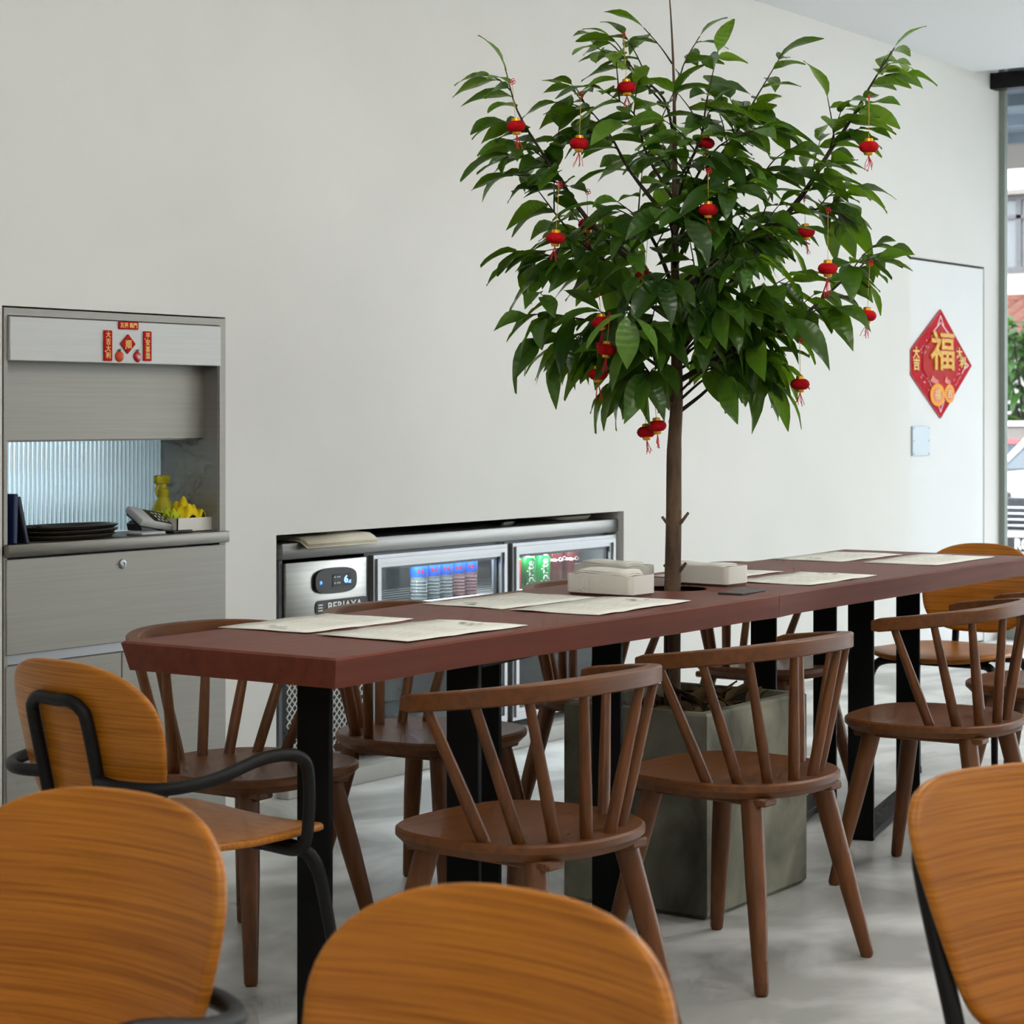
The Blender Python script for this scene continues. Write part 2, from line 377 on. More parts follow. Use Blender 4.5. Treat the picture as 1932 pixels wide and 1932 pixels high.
# ------------------------------------------------------------------ cage lamps, unseen above the frame, added to light walls and ceiling evenly
M['bulb'] = glow('lamp_bulb', (255, 244, 225), 12); M['bulb'].cycles.emission_sampling = 'NONE'
def added_lamp(x, y, label, r=.17, z=2.52):
    t = empty('added_cage_lamp', (x, y, CEIL), 0, label, 'lamp', 'added cage lamps over the dining room')
    MB().lathe([(.06, -.025), (.06, -.001), (.02, 0)], 20).build('ceiling_rose', 'white', t)
    MB().tube([(0, 0, -.02), (0, 0, z+r+.03-CEIL)], .004, 8).build('cord', 'black', t)
    MB().lathe([(.03, z+r-CEIL+.005), (.035, z+r-CEIL+.01), (.03, z+r-CEIL+.03), (.008, z+r-CEIL+.04)], 16).build('lamp_holder', 'black', t)
    for k in range(4):
        q = PI*k/4; MB().tube([(1.06*r*math.cos(a)*math.cos(q), 1.06*r*math.cos(a)*math.sin(q), z-CEIL+1.06*r*math.sin(a)) for a in [2*PI*i/24 for i in range(25)]], .0015, 4).build('cage_ring', 'black', t)
    MB().lathe([(.012, .05), (.014, .03), (.03, 0), (.028, -.02), (.01, -.032)], 10, (0, 0, z-CEIL)).build('bulb', 'bulb', t)
    ld = bpy.data.lights.new('added_bulb_light', 'POINT'); ld.shadow_soft_size = r*.95; ld.energy = LAMP_POWER; ld.color = LAMP_COLOR
    lo = bpy.data.objects.new('added_bulb_light', ld); COL.objects.link(lo); lo.parent = t; lo.location = (0, 0, z-CEIL)
for i, (x, y, w) in enumerate(((1.2, 1.0, 'above the oak chairs'), (3.6, 1.4, 'above the near dining table'), (6.2, 1.4, 'above the far dining table'), (8.8, 1.4, 'by the street window'), (1.2, -1.6, 'over the entrance side'), (3.8, -1.8, 'over the middle of the room'), (6.6, -1.8, 'over the window side'), (-1.4, .6, 'behind the viewer'))):
    added_lamp(x, y, 'added round wire cage lamp hanging '+w)

# ------------------------------------------------------------------ dining tables (two tops meeting around the tree)
TH = .755
HC = (4.68, 2.745); HR = .082
def arc(c, r, a0, a1, n): return [(c[0]+r*math.cos(a0+(a1-a0)*k/n), c[1]+r*math.sin(a0+(a1-a0)*k/n)) for k in range(n+1)]
def wavy(x, k): return .006*math.sin(x*2.3+k)+.004*math.sin(x*5.1+2*k)
def table(name, label, out_top, seam, frames):
    t = empty(name, (0, 0, 0), 0, label, 'table', 'two dining tables joined round the tree')
    # bevelled slab: slightly smaller underside
    cx = sum(p[0] for p in out_top)/len(out_top); cy = sum(p[1] for p in out_top)/len(out_top)
    def inset(p, d):
        x, y = p
        if abs(x-seam) < .09 and abs(y-HC[1]) < .3: return p if abs(x-seam) < 1e-6 or math.hypot(x-HC[0], y-HC[1]) < HR+.002 else p
        return (x+(d if x < cx else -d)*(1 if min(abs(x-min(q[0] for q in out_top)), abs(x-max(q[0] for q in out_top))) < .02 and abs(x-seam) > .05 else 0), y+(d if y < cy else -d))
    L = [[inset(p, .005) for p in out_top], out_top, [inset(p, .002) for p in out_top], [inset(p, .012) for p in out_top]]
    Z = [TH, TH-.004, TH-.012, TH-.056]
    n = len(out_top); vs = []; fs = []
    for lay, z in zip(L, Z): vs += [(x, y, z) for x, y in lay]
    fs = [tuple(range(n)), tuple(range(3*n, 4*n))[::-1]]
    for j in range(3):
        for i in range(n): fs.append((j*n+i, (j+1)*n+i, (j+1)*n+(i+1) % n, j*n+(i+1) % n))
    bm = bmesh.new(); V = [bm.verts.new(v) for v in vs]
    for f in fs: bm.faces.new([V[i] for i in f])
    bmesh.ops.triangulate(bm, faces=[f for f in bm.faces if len(f.verts) > 4]); bmesh.ops.recalc_face_normals(bm, faces=bm.faces)
    me = bpy.data.meshes.new('tabletop'); bm.to_mesh(me); bm.free(); me.shade_smooth(); me.set_sharp_from_angle(angle=math.radians(30)); me.materials.append(M['table'])
    put('tabletop', me, t)
    for (x0, y0), (x1, y1) in frames:
        d_ = Vector((x1-x0, y1-y0, 0)); Ln = d_.length; ang = math.atan2(d_.y, d_.x)
        fr = empty('leg_frame', (x0, y0, 0), ang); fr.parent = t
        w, th = .072, .016; top = TH-.058
        MB().rbox((0, 0, top/2), (th, w, top), .002, 1).build('post', 'blacksteel', fr)
        MB().rbox((Ln, 0, top/2), (th, w, top), .002, 1).build('post', 'blacksteel', fr)
        MB().rbox((Ln/2, 0, .016), (Ln-th, w, .02), .002, 1).build('foot_bar', 'blacksteel', fr)
        MB().rbox((Ln/2, 0, top-.006), (Ln-th, w, .012), .002, 1).build('top_bar', 'blacksteel', fr)
    return t
def front(xs): return [(x, 2.452+wavy(x, 1)) for x in xs]
def back(xs): return [(x, 2.985+(x-3)*.034+wavy(x, 3)) for x in xs]
XS = HC[0]
A_top = front([3.0+.14*i for i in range(12)]+[XS-.0007]) + [(XS-.0007, HC[1]-HR)] + [(x-.0007, y) for x, y in arc(HC, HR, -PI/2, -3*PI/2, 14)[1:-1]] + [(XS-.0007, HC[1]+HR)] + back([XS-.0007]+[3.0+.14*i for i in range(11, -1, -1)])
B_top = [(XS+.0007, HC[1]-HR)] + front([XS+.0007]+[4.8+.156*i for i in range(11)]) + back([4.8+.156*i for i in range(10, -1, -1)]+[XS+.0007]) + [(XS+.0007, HC[1]+HR)] + [(x+.0007, y) for x, y in arc(HC, HR, PI/2, -PI/2, 14)[1:-1]]
table('dining_table', 'reddish-brown wooden dining table, the half beside the oak armchair and metal cabinet', A_top, XS, (((3.225, 2.69), (3.97, 2.815)), ((3.50, 2.535), (4.195, 2.635))))
table('dining_table', 'reddish-brown wooden dining table, the half running towards the street window', B_top, XS, (((5.37, 2.86), (6.07, 3.02)), ((5.55, 2.65), (6.24, 2.82))))

# ------------------------------------------------------------------ spindle chairs
def make_spindle_chair():
    t = empty('spindle_chair')
    # seat: square front corners, round rear, chamfered underside
    n = 48; out = []
    for k in range(n):
        a = 2*PI*k/n; c, s_ = math.cos(a), math.sin(a); e = 3.0 if s_ > 0 else 2.3
        out.append((.222*math.copysign(abs(c)**(2/e), c), .215*math.copysign(abs(s_)**(2/e), s_)+.005))
    vs = []; fs = []
    lay = [(0.0, .412), (.55, .4125), (.85, .417), (.975, .420), (1.0, .416), (1.0, .404), (.93, .388), (.5, .386)]
    for sc, z in lay[1:]: vs += [(x*sc, y*sc, z) for x, y in out]
    vs += [(0, 0, .4115), (0, 0, .386)]; m = len(lay)-1
    for i in range(m-1):
        for k in range(n): fs.append((i*n+k, (i+1)*n+k, (i+1)*n+(k+1) % n, i*n+(k+1) % n))
    for k in range(n): fs.append((m*n, k, (k+1) % n)); fs.append((m*n+1, (m-1)*n+(k+1) % n, (m-1)*n+k))
    MB().add(vs, fs).build('seat', 'chair', t, angle=35)
    for sx in (-1, 1):
        for sy in (-1, 1):
            a = Vector((sx*.135, sy*.125, .392)); b = Vector((sx*.212, sy*.2, 0))
            pts = [a.lerp(b, q) for q in (0, .1, .45, .93, .985, 1)]
            MB().tube(pts, [.0235, .0235, .022, .0155, .0145, .011], 12).build('leg', 'chairz', t)
        MB().rbox((sx*.13, 0, .382), (.05, .34, .018), .004, 1).build('seat_bearer', 'chair', t)
    # bent rail
    def rail(u):               # u -1..1
        ang = u*PI*.60
        x = .272*math.copysign(abs(math.sin(ang))**.78, ang) if abs(u) < .83 else .272*math.copysign(1, u)
        y = -.205*math.cos(min(abs(ang), PI*.60))*1.0
        if abs(u) >= .83: y = -.205*math.cos(PI*.60*.83)+(abs(u)-.83)*.42
        z = .664+.037*(1-((y+.205)/.30))
        return Vector((x, y, z))
    N = 41; ring = []; vs = []; fs = []
    prof = [(-.0098, -.0168), (.0098, -.0168), (.0125, -.014), (.0125, .014), (.0098, .0168), (-.0098, .0168), (-.0125, .014), (-.0125, -.014)]
    P = [rail(-1+2*i/(N-1)) for i in range(N)]
    for i in range(N):
        tt = (P[min(i+1, N-1)]-P[max(i-1, 0)]); tt.z = 0; tt.normalize(); nn = Vector((tt.y, -tt.x, 0))
        e = min(i, N-1-i); sc = (.74 if e == 0 else 1)
        for a, b in prof: vs.append(P[i]+nn*a*sc*(1+.25*math.cos((i/(N-1)-.5)*PI))+Vector((0, 0, b*sc)))
    for i in range(N-1):
        for k in range(8): fs.append((i*8+k, i*8+(k+1) % 8, (i+1)*8+(k+1) % 8, (i+1)*8+k))
    fs += [tuple(range(8)), tuple((N-1)*8+k for k in range(8))[::-1]]
    MB().add(vs, fs).build('back_rail', 'chair', t, angle=35)
    for k, u in enumerate((-.93, -.66, -.40, -.135, .135, .40, .66, .93)):
        q = rail(u*.93)-Vector((0, 0, .012))
        a = u*1.38; b = Vector((.186*math.sin(a), -.168*math.cos(a), .405))
        if abs(u) > .9: b = Vector((.186*math.sin(a), -.168*math.cos(a), .405))
        MB().tube([b, b.lerp(q, .35), b.lerp(q, .97), q], [.0125, .0125, .0095, .009], 10).build('spindle', 'chairz', t)
    return t
spin = make_spindle_chair()
FG = 'dark spindle-back chairs along the tree side of the tables'
SP = [
    (3.385, 2.305, -4, 'dark brown spindle chair pulled up between the oak armchair and the concrete planter', 'spindle chairs with their backs to the viewer'),
    (4.17, 2.285, -5, 'dark brown spindle chair standing directly in front of the concrete tree planter', 'spindle chairs with their backs to the viewer'),
    (5.20, 2.265, 3, 'dark brown spindle chair just past the planter, overlapped by a tilted oak backrest', 'spindle chairs with their backs to the viewer'),
    (6.06, 2.30, 4, 'dark spindle chair farthest along the viewer side, cut by the picture edge', 'spindle chairs with their backs to the viewer'),
    (3.62, 3.215, 180, 'dark brown spindle chair on the wall side, opposite the grey metal cabinet', 'spindle chairs on the wall side'),
    (4.25, 3.19, 183, 'dark brown spindle chair on the wall side, in front of the drinks cooler control panel', 'spindle chairs on the wall side'),
    (5.13, 3.20, 178, 'dark brown spindle chair on the wall side, in front of the soda cans', 'spindle chairs on the wall side'),
    (6.03, 3.20, 180, 'dark brown spindle chair behind the napkin holder, against bare white wall', 'spindle chairs on the wall side'),
]
for i, (x, y, a, lb, g) in enumerate(SP):
    o = spin if i == 0 else copy_tree(spin)
    o.location = (x, y, 0); o.rotation_euler = (0, 0, math.radians(a)); tag(o, lb, 'chair', g)

# ------------------------------------------------------------------ oak chairs with black tube frames
def make_oak_chair(arms=True, post=.078, w=.222, h=.143, zc=.624, et=2.6, eb=3.2, tp=.13, tl=13):
    t = empty('oak_armchair' if arms else 'oak_chair')
    # backrest
    n = 56; out = []
    for k in range(n):
        a = 2*PI*k/n; c, s_ = math.cos(a), math.sin(a); e = et if s_ > 0 else eb
        x = w*math.copysign(abs(c)**(2/e), c); z = h*math.copysign(abs(s_)**(2/e), s_)
        x *= 1-tp*(.5-.5*z/h)**1.3
        out.append((x, z))
    tilt = math.radians(tl)
    def bf(a, b):
        y = -.235 + 1.05*a*a - b*math.tan(tilt)
        nn = Vector((-2.1*a, 1, math.tan(tilt))).normalized()
        return (a*.97, y, zc+b), nn
    MB().shell(out, bf, thick=.014).build('backrest', 'oakb', t, angle=60)
    # seat
    out = []
    for k in range(n):
        a = 2*PI*k/n; c, s_ = math.cos(a), math.sin(a); e = 4.5 if s_ > 0 else 3.0
        x = .215*math.copysign(abs(c)**(2/e), c); y = .215*math.copysign(abs(s_)**(2/e), s_)
        x *= 1-.12*max(0, -y/.215)
        out.append((x, y))
    def sf(a, b):
        z = .438 + .30*a*a - .012*math.cos(b*8) + (.0 if b < .1 else -1.2*(b-.1)**2)
        nn = Vector((-.6*a, 0, 1)).normalized(); return (a, b+.005, z), nn
    MB().shell(out, sf, thick=.014).build('seat', 'oak', t, angle=60)
    r = .0115
    # back hoop
    def by(z, x=None, off=.02): return -.235-(z-zc)*math.tan(tilt)-off+1.05*(post if x is None else x)**2
    zt = zc+.075
    pts = [(-post, -.10, .405), (-post, -.17, .41), (-post, by(.47)+.005, .44), (-post, by(.5), .5), (-post, by(zt-.04), zt-.04), (-post*.88, by(zt-.012, post*.88), zt-.012), (-post*.6, by(zt, post*.6), zt), (-post*.2, by(zt, post*.2), zt)]
    pts = pts+[(-x, y, z) for x, y, z in pts[::-1]]
    MB().tube(bez(pts, 5), r, 10).build('back_hoop', 'black', t)
    if arms:
        for s in (-1, 1):
            za = .562
            pts = [(s*post, by(za), za), (s*.15, by(za)-.008, za-.002), (s*.222, -.20, za-.002), (s*.25, -.12, za+.008), (s*.252, -.02, za+.030), (s*.250, .05, za+.030), (s*.247, .088, za+.012), (s*.244, .100, za-.03), (s*.24, .102, .47), (s*.236, .098, .43), (s*.205, .10, .412), (s*.12, .105, .41)]
            MB().tube(bez(pts, 5), r, 10).build('armrest', 'black', t)
    for s in (-1, 1):
        MB().tube(bez([(s*.10, .10, .412), (s*.17, .125, .41), (s*.2, .15, .385), (s*.212, .17, .3), (s*.232, .215, .012)], 5), [.0135]*11+[.0135-.004*k/9 for k in range(10)], 10).build('leg', 'black', t)
        MB().tube(bez([(s*.10, -.10, .412), (s*.16, -.125, .41), (s*.185, -.15, .385), (s*.195, -.17, .3), (s*.215, -.225, .012)], 5), [.0135]*11+[.0135-.004*k/9 for k in range(10)], 10).build('leg', 'black', t)
        for sy in (.215, -.225): MB().lathe([(.012, 0), (.013, .004), (.012, .022)], 10).build('foot_cap', 'rubber', t, (s*(.232 if sy > 0 else .215), sy, 0))
    MB().tube([(-.12, .11, .409), (.12, .11, .409)], .010, 8).build('crossbar', 'black', t)
    MB().tube([(-.12, -.10, .409), (.12, -.10, .409)], .010, 8).build('crossbar', 'black', t)
    return t
oak = make_oak_chair(True)
OK = [
    (2.90, 2.742, -98, 'honey oak armchair with black tube hoop pushed in at the table end by the cabinet'),
    (1.50, 1.745, 92, 'honey oak armchair facing away from the table, its rounded backrest overlapping the armchair behind'),
    (1.335, 1.107, 86, 'honey oak chair back rising closest at the bottom centre, in front of the spindle chairs'),
]
for i, (x, y, a, lb) in enumerate(OK):
    o = oak if i == 0 else copy_tree(oak)
    o.location = (x, y, 0); o.rotation_euler = (0, 0, math.radians(a)); tag(o, lb, 'chair', 'honey oak chairs with black tube frames')
side = make_oak_chair(False, post=.172, w=.215, h=.142, et=4.5, eb=6, tp=.25, tl=21)
side.location = (2.375, .75, 0); side.rotation_euler = (0, 0, math.radians(150)); tag(side, 'honey oak chair with a tilted swirled-grain backrest, cut off at the bottom corner', 'chair', 'honey oak chairs with black tube frames')
far = make_oak_chair(False, w=.205)
far.location = (6.47, 2.775, 0); far.rotation_euler = (0, 0, math.radians(90)); tag(far, 'honey oak chair without arms at the table end by the street window', 'chair', 'honey oak chairs with black tube frames')

# ------------------------------------------------------------------ planter and tree
TX, TY = HC
pt = empty('tree_planter', (4.705, 2.72, 0), 0, 'tall square concrete planter with mossy stains under the joined tables', 'planter')
px_, py_, ph, tk = .255, .2, .485, .032
pm = MB()
def rect(a, b, z): return [(-a, -b, z), (a, -b, z), (a, b, z), (-a, b, z)]
lay = [rect(px_-.012, py_-.012, 0), rect(px_, py_, .012), rect(px_, py_, ph-.006), rect(px_-.006, py_-.006, ph), rect(px_-tk, py_-tk, ph), rect(px_-tk, py_-tk, ph-.10)]
vs = [p for l_ in lay for p in l_]; fs = [(3, 2, 1, 0)]
for j in range(5):
    for i in range(4): fs.append((j*4+i, j*4+(i+1) % 4, (j+1)*4+(i+1) % 4, (j+1)*4+i))
pm.add(vs, fs).build('pot', 'concrete', pt, angle=30)
# soil mound
g = 18; vs = []; fs = []
for i in range(g+1):
    for j in range(g+1):
        x = (px_-tk)*(-1+2*i/g); y = (py_-tk)*(-1+2*j/g)
        vs.append((x, y, .44+.025*math.exp(-(x*x+y*y)/.02)+random.uniform(-.008, .008)))
for i in range(g):
    for j in range(g): a = i*(g+1)+j; fs.append((a, a+g+1, a+g+2, a+1))
MB().add(vs, fs).build('soil', 'soil', pt)

def leaf_mesh(name, L, Wd, droop, fold, mat, seg=6):
    vs = []; fs = []
    for i in range(seg+1):
        t = i/seg
        w = Wd*(math.sin(PI*min(1, t*1.02)**.85)**.8 if 0 < t < 1 else 0)*(1 if t < .8 else 1-.25*(t-.8)/.2)
        if i == 0: w = Wd*.04
        if i == seg: w = 0.0008
        yy = L*t*(1-.18*droop*t); zz = -droop*L*.55*t*t
        tw = .012*math.sin(t*7+L*90)
        vs += [(-w, yy, zz+w*fold+tw*.25), (-w*.5, yy, zz+w*fold*.42), (0, yy, zz), (w*.5, yy, zz+w*fold*.42), (w, yy, zz+w*fold-tw*.25)]
    for i in range(seg):
        for k in range(4): a = i*5+k; fs.append((a, a+1, a+6, a+5))
    return MB().add(vs, fs).mesh(name, mat, 180)
DRY = [leaf_mesh('dry_leaf', .075, .02, d_, f_, 'dry', 4) for d_, f_ in ((.5, .7), (-.6, .5), (.9, -.4))]
lit = MB(); lit_rng = random.Random(5)
for k in range(90):
    me = DRY[k % 3]; a = lit_rng.uniform(0, 2*PI)
    R = Matrix.Rotation(a, 4, 'Z') @ Matrix.Rotation(lit_rng.uniform(-.4, .4), 4, 'X') @ Matrix.Rotation(lit_rng.uniform(-.7, .7), 4, 'Y')
    c = Vector((lit_rng.uniform(-.19, .19), lit_rng.uniform(-.135, .135), lit_rng.uniform(.452, .475)))
    s_ = lit_rng.uniform(.6, 1.2); lit.add([c+R @ (v.co*s_) for v in me.vertices], [tuple(p.vertices) for p in me.polygons])
lo = lit.build('leaf_litter', 'dry', None, pt.location, angle=180); tag(lo, 'brown dried leaves scattered on the soil of the planter', 'leaves', None, 'stuff')

tree = empty('lantern_tree', (TX, TY, .45), 0, 'slender broad-leaved tree growing from the planter up through the tables', 'tree')
FW = Vector((math.cos(math.radians(34.65)), math.sin(math.radians(34.65)), 0)); RT = Vector((FW.y, -FW.x, 0))
def TP(r, d_, z): return RT*r+FW*d_+Vector((0, 0, z-.45))
trunk_pts = [(-.004, .43), (-.004, .60), (-.003, .755), (0, .927), (.001, 1.099), (.007, 1.218), (.007, 1.376), (.003, 1.561), (.003, 1.785), (0, 2.023), (-.008, 2.194), (-.016, 2.27)]
tb = bez([TP(r, 0, z) for r, z in trunk_pts], 4)
rad = []
for p in tb:
    z = p.z+.45; rad.append(.021 if z < .7 else .0185+(1.1-z)*.006 if z < 1.1 else max(.0017, .0175-(z-1.1)*.0155 if z < 2.0 else .0036-(z-2.0)*.009))
trk = MB().tube(tb, rad, 12).build('trunk', 'bark', tree)
for (r0, z0, r1, z1, w) in ((.0, .905, -.03, .935, .005), (.0, .905, .036, .945, .005), (.0, .90, .016, .95, .004), (0, .80, -.026, .815, .004), (0, .79, .030, .82, .0055), (-.005, .875, -.02, .845, .002)):
    MB().tube([TP(r0, -.004, z0), TP((r0+r1)/2, -.012, (z0+z1)/2-.004), TP(r1, -.01, z1)], [w, w*.9, w*.7], 7).build('stub', 'bark', tree)
MB().tube([TP(-.012, -.03, .44), TP(-.018, -.03, .58), TP(-.020, -.02, .72)], [.006, .005, .003], 7).build('sucker_shoot', 'twig', tree)
BR = [  # (right offset, height) stations, depth spread at the tip, base radius
    ([(.003, 1.482), (-.185, 1.64), (-.277, 1.759), (-.33, 1.838), (-.389, 1.937), (-.418, 2.036)], -.06, .0075),
    ([(.003, 1.653), (-.106, 1.798), (-.158, 1.897), (-.238, 1.999)], .10, .006),
    ([(.003, 1.864), (-.026, 1.97), (-.099, 2.036), (-.139, 2.095), (-.165, 2.118)], -.08, .004),
    ([(-.01, 1.945), (-.119, 2.042), (-.198, 2.075)], -.16, .003),
    ([(-.004, 2.062), (-.033, 2.108), (-.073, 2.157)], .03, .0025),
    ([(.001, 1.957), (.026, 2.062), (.069, 2.139)], .05, .003),
    ([(.003, 1.6), (.079, 1.772), (.158, 1.891), (.211, 1.983), (.277, 2.093)], .12, .0065),
    ([(.007, 1.336), (.198, 1.587), (.317, 1.732), (.383, 1.838), (.435, 1.917), (.488, 2.009), (.541, 2.094)], -.05, .009),
    ([(.014, 1.195), (.086, 1.251), (.132, 1.31), (.224, 1.376)], .08, .0055),
    ([(.009, 1.27), (.172, 1.363), (.277, 1.402), (.356, 1.468), (.422, 1.528), (.488, 1.565)], -.10, .0075),
    ([(.003, 1.376), (-.086, 1.442), (-.158, 1.561), (-.251, 1.64), (-.343, 1.759)], .05, .008),
    ([(-.0, 1.42), (-.12, 1.50), (-.22, 1.56), (-.30, 1.55), (-.33, 1.52)], -.12, .006),
    ([(-.0, 1.37), (-.12, 1.415), (-.22, 1.42), (-.30, 1.432), (-.36, 1.43)], -.16, .005),
    ([(.003, 1.215), (-.05, 1.27), (-.10, 1.33), (-.17, 1.35)], -.14, .005),
    ([(.007, 1.482), (.145, 1.6), (.238, 1.666), (.343, 1.706), (.435, 1.70)], .10, .007),
    ([(.007, 1.40), (.10, 1.45), (.19, 1.46), (.27, 1.42)], -.20, .006),
    ([(.003, 1.759), (.06, 1.86), (.075, 1.96), (.099, 2.075)], -.12, .005),
    ([(.003, 1.719), (-.07, 1.825), (-.106, 1.92), (-.185, 1.97)], -.18, .005),
    ([(.0, 1.55), (.05, 1.66), (.10, 1.72), (.16, 1.74)], -.26, .006),
    ([(.0, 1.50), (-.05, 1.60), (-.10, 1.66), (-.15, 1.69)], -.27, .006),
    ([(.0, 1.62), (.04, 1.75), (.10, 1.84), (.20, 1.88)], -.2, .005),
    ([(.0, 1.35), (.03, 1.43), (.07, 1.46), (.12, 1.45)], -.26, .006),
    ([(.0, 1.45), (-.06, 1.55), (-.12, 1.62), (-.22, 1.70)], .26, .006),
    ([(.0, 1.40), (.08, 1.52), (.16, 1.60), (.25, 1.62)], .28, .006),
    ([(.0, 1.60), (.02, 1.72), (.0, 1.82), (-.05, 1.90)], .26, .005),
    ([(.0, 1.30), (.06, 1.36), (.14, 1.37), (.22, 1.34)], .15, .005),
    ([(.0, 1.28), (-.08, 1.34), (-.14, 1.36), (-.20, 1.34)], .16, .005),
    ([(.0, 1.66), (.01, 1.74), (.03, 1.80), (.04, 1.84)], -.24, .005),
    ([(.0, 1.24), (-.06, 1.29), (-.12, 1.30), (-.16, 1.26)], -.08, .004),
    ([(.0, 1.26), (-.03, 1.30), (-.06, 1.30), (-.08, 1.27)], -.20, .004),
    ([(.0, 1.30), (-.08, 1.35), (-.15, 1.36), (-.20, 1.33)], -.04, .004),
    ([(.01, 1.22), (.08, 1.28), (.15, 1.30), (.22, 1.28)], -.08, .004),
    ([(.01, 1.24), (.06, 1.29), (.10, 1.30), (.13, 1.27)], -.18, .004),
    ([(.01, 1.30), (.09, 1.34), (.17, 1.35), (.26, 1.32)], .02, .004),
    ([(.0, 1.56), (-.01, 1.62), (-.03, 1.66), (-.05, 1.67)], -.3, .005),
    ([(.0, 1.42), (.05, 1.50), (.11, 1.55), (.18, 1.56)], -.28, .005),
    ([(.0, 1.40), (-.03, 1.47), (-.06, 1.50), (-.10, 1.51)], -.3, .005),
    ([(.0, 1.33), (-.04, 1.37), (-.08, 1.39), (-.11, 1.37)], -.26, .0045),
    ([(.0, 1.50), (.10, 1.58), (.18, 1.62), (.28, 1.64)], -.16, .005),
    ([(.0, 1.30), (.05, 1.37), (.12, 1.40), (.20, 1.38)], -.1, .005),
    ([(.0, 1.36), (.03, 1.42), (.06, 1.43), (.08, 1.41)], -.2, .0045),
    ([(.0, 1.60), (.08, 1.70), (.16, 1.76), (.26, 1.78)], -.1, .005),
    ([(.0, 1.36), (.1, 1.42), (.2, 1.46), (.30, 1.47)], .1, .005),
]
rng = random.Random(7)
twigs = []
for st, dp, r0 in BR:
    n = len(st); pts = []
    for i, (r, z) in enumerate(st):
        q = i/(n-1); pts.append(TP(r, dp*q**.9, z))
    sm = bez(pts, 4); k = len(sm)
    MB().tube(sm, [max(.0014, r0*(1-.86*i/(k-1))) for i in range(k)], 6).build('branch', 'twig', tree)
    twigs.append((sm, 1.0))
    # side twigs
    L = sum((sm[i+1]-sm[i]).length for i in range(k-1)); nt = max(1, int(L/(.085 if st[0][1] < 1.72 else .16))) if r0 > .0035 else 0
    for j in range(nt):
        q = rng.uniform(.35, .93); i = min(k-2, int(q*(k-1))); p = sm[i]; dirn = (sm[i+1]-sm[i]).normalized()
        ax = Vector((rng.uniform(-1, 1), rng.uniform(-1, 1), rng.uniform(-.25, .6))); ax = (ax-dirn*ax.dot(dirn)).normalized()
        ln = rng.uniform(.09, .19)*(1.15-.55*q); e = p+(dirn*.75+ax*.75).normalized()*ln
        mid = p.lerp(e, .5)+Vector((0, 0, .008)); tw = bez([p, mid, e], 3)
        MB().tube(tw, [.0022-.0011*a/6 for a in range(7)], 5).build('twig', 'twig', tree)
        twigs.append((tw, .55))
# leaves
LM = [leaf_mesh('leaf', L, Wd, d_, f_, 'leaf') for L, Wd, d_, f_ in ((.105, .0205, .45, .35), (.12, .0235, .65, .3), (.092, .021, .3, .45), (.128, .0225, .8, .25), (.08, .0175, .5, .4))]
LY = [leaf_mesh('leaf', .105, .021, .5, .3, 'leaf_young_backlit'), leaf_mesh('leaf', .118, .026, .6, .2, 'leaf_young_backlit')]
spots = []
for tw, kind in twigs:
    seg = [(tw[i+1]-tw[i]).length for i in range(len(tw)-1)]; L = sum(seg)
    s0 = L*(.38 if kind == 1 else .12); s_ = s0+rng.uniform(0, .02); side_ = 1
    while s_ <= L+.001:
        acc = 0; i = 0
        while i < len(seg)-1 and acc+seg[i] < s_: acc += seg[i]; i += 1
        p = tw[i].lerp(tw[i+1], min(1, (s_-acc)/max(seg[i], 1e-6))); dirn = (tw[i+1]-tw[i]).normalized()
        lat = dirn.cross(Vector((0, 0, 1)))
        if lat.length < .2: lat = Vector((rng.uniform(-1, 1), rng.uniform(-1, 1), 0))
        lat.normalize(); side_ = -side_
        outw = Vector((p.x, p.y, 0)); outw = outw.normalized() if outw.length > .02 else Vector((rng.uniform(-1, 1), rng.uniform(-1, 1), 0)).normalized()
        low = max(0, min(1, (1.75-(p.z+.45))/.45))
        d_ = lat*side_*rng.uniform(.5, 1)+outw*rng.uniform(.35, .8)+dirn*.35+Vector((0, 0, rng.uniform(-.35, .12)-.75*low))
        spots.append((p.copy(), d_.normalized(), p.z+.45)); s_ += rng.uniform(.026, .042)
    e = tw[-1]; dirn = (tw[-1]-tw[-2]).normalized(); spots.append((e.copy(), (dirn+Vector((0, 0, -.2))).normalized(), e.z+.45))
rng.shuffle(spots)
def leaf_matrix(p, d_, sc, roll):
    up = Vector((0, 0, 1)); x = d_.cross(up)
    x = x.normalized() if x.length > .05 else Vector((1, 0, 0)); z = x.cross(d_).normalized()
    R = Matrix((x, d_, z)).transposed().to_4x4()
    return Matrix.Translation(p) @ R @ Matrix.Rotation(roll, 4, 'Y') @ Matrix.Scale(sc, 4)
near_first = sorted(spots, key=lambda q: q[0].dot(FW)-.35*abs(q[0].dot(RT))-.2*abs(q[2]-1.6))
rest = MB(); NL = 290
for i, (p, d_, z) in enumerate(near_first):
    sc = rng.uniform(.88, 1.32)*(.85 if z > 1.95 else 1.0); roll = rng.uniform(-.55, .55)
    mtx = leaf_matrix(p, d_, sc, roll); me = LM[rng.randrange(5)]
    if z > 1.74 and rng.random() < min(.85, (z-1.74)*3.2): me = LY[rng.randrange(2)]  # paler towards the top: young growth, plus backlight put into the colour
    if i < NL:
        o = put('leaf', me, tree); o.matrix_local = mtx
    else: rest.add([mtx @ v.co for v in me.vertices], [tuple(f.vertices) for f in me.polygons])
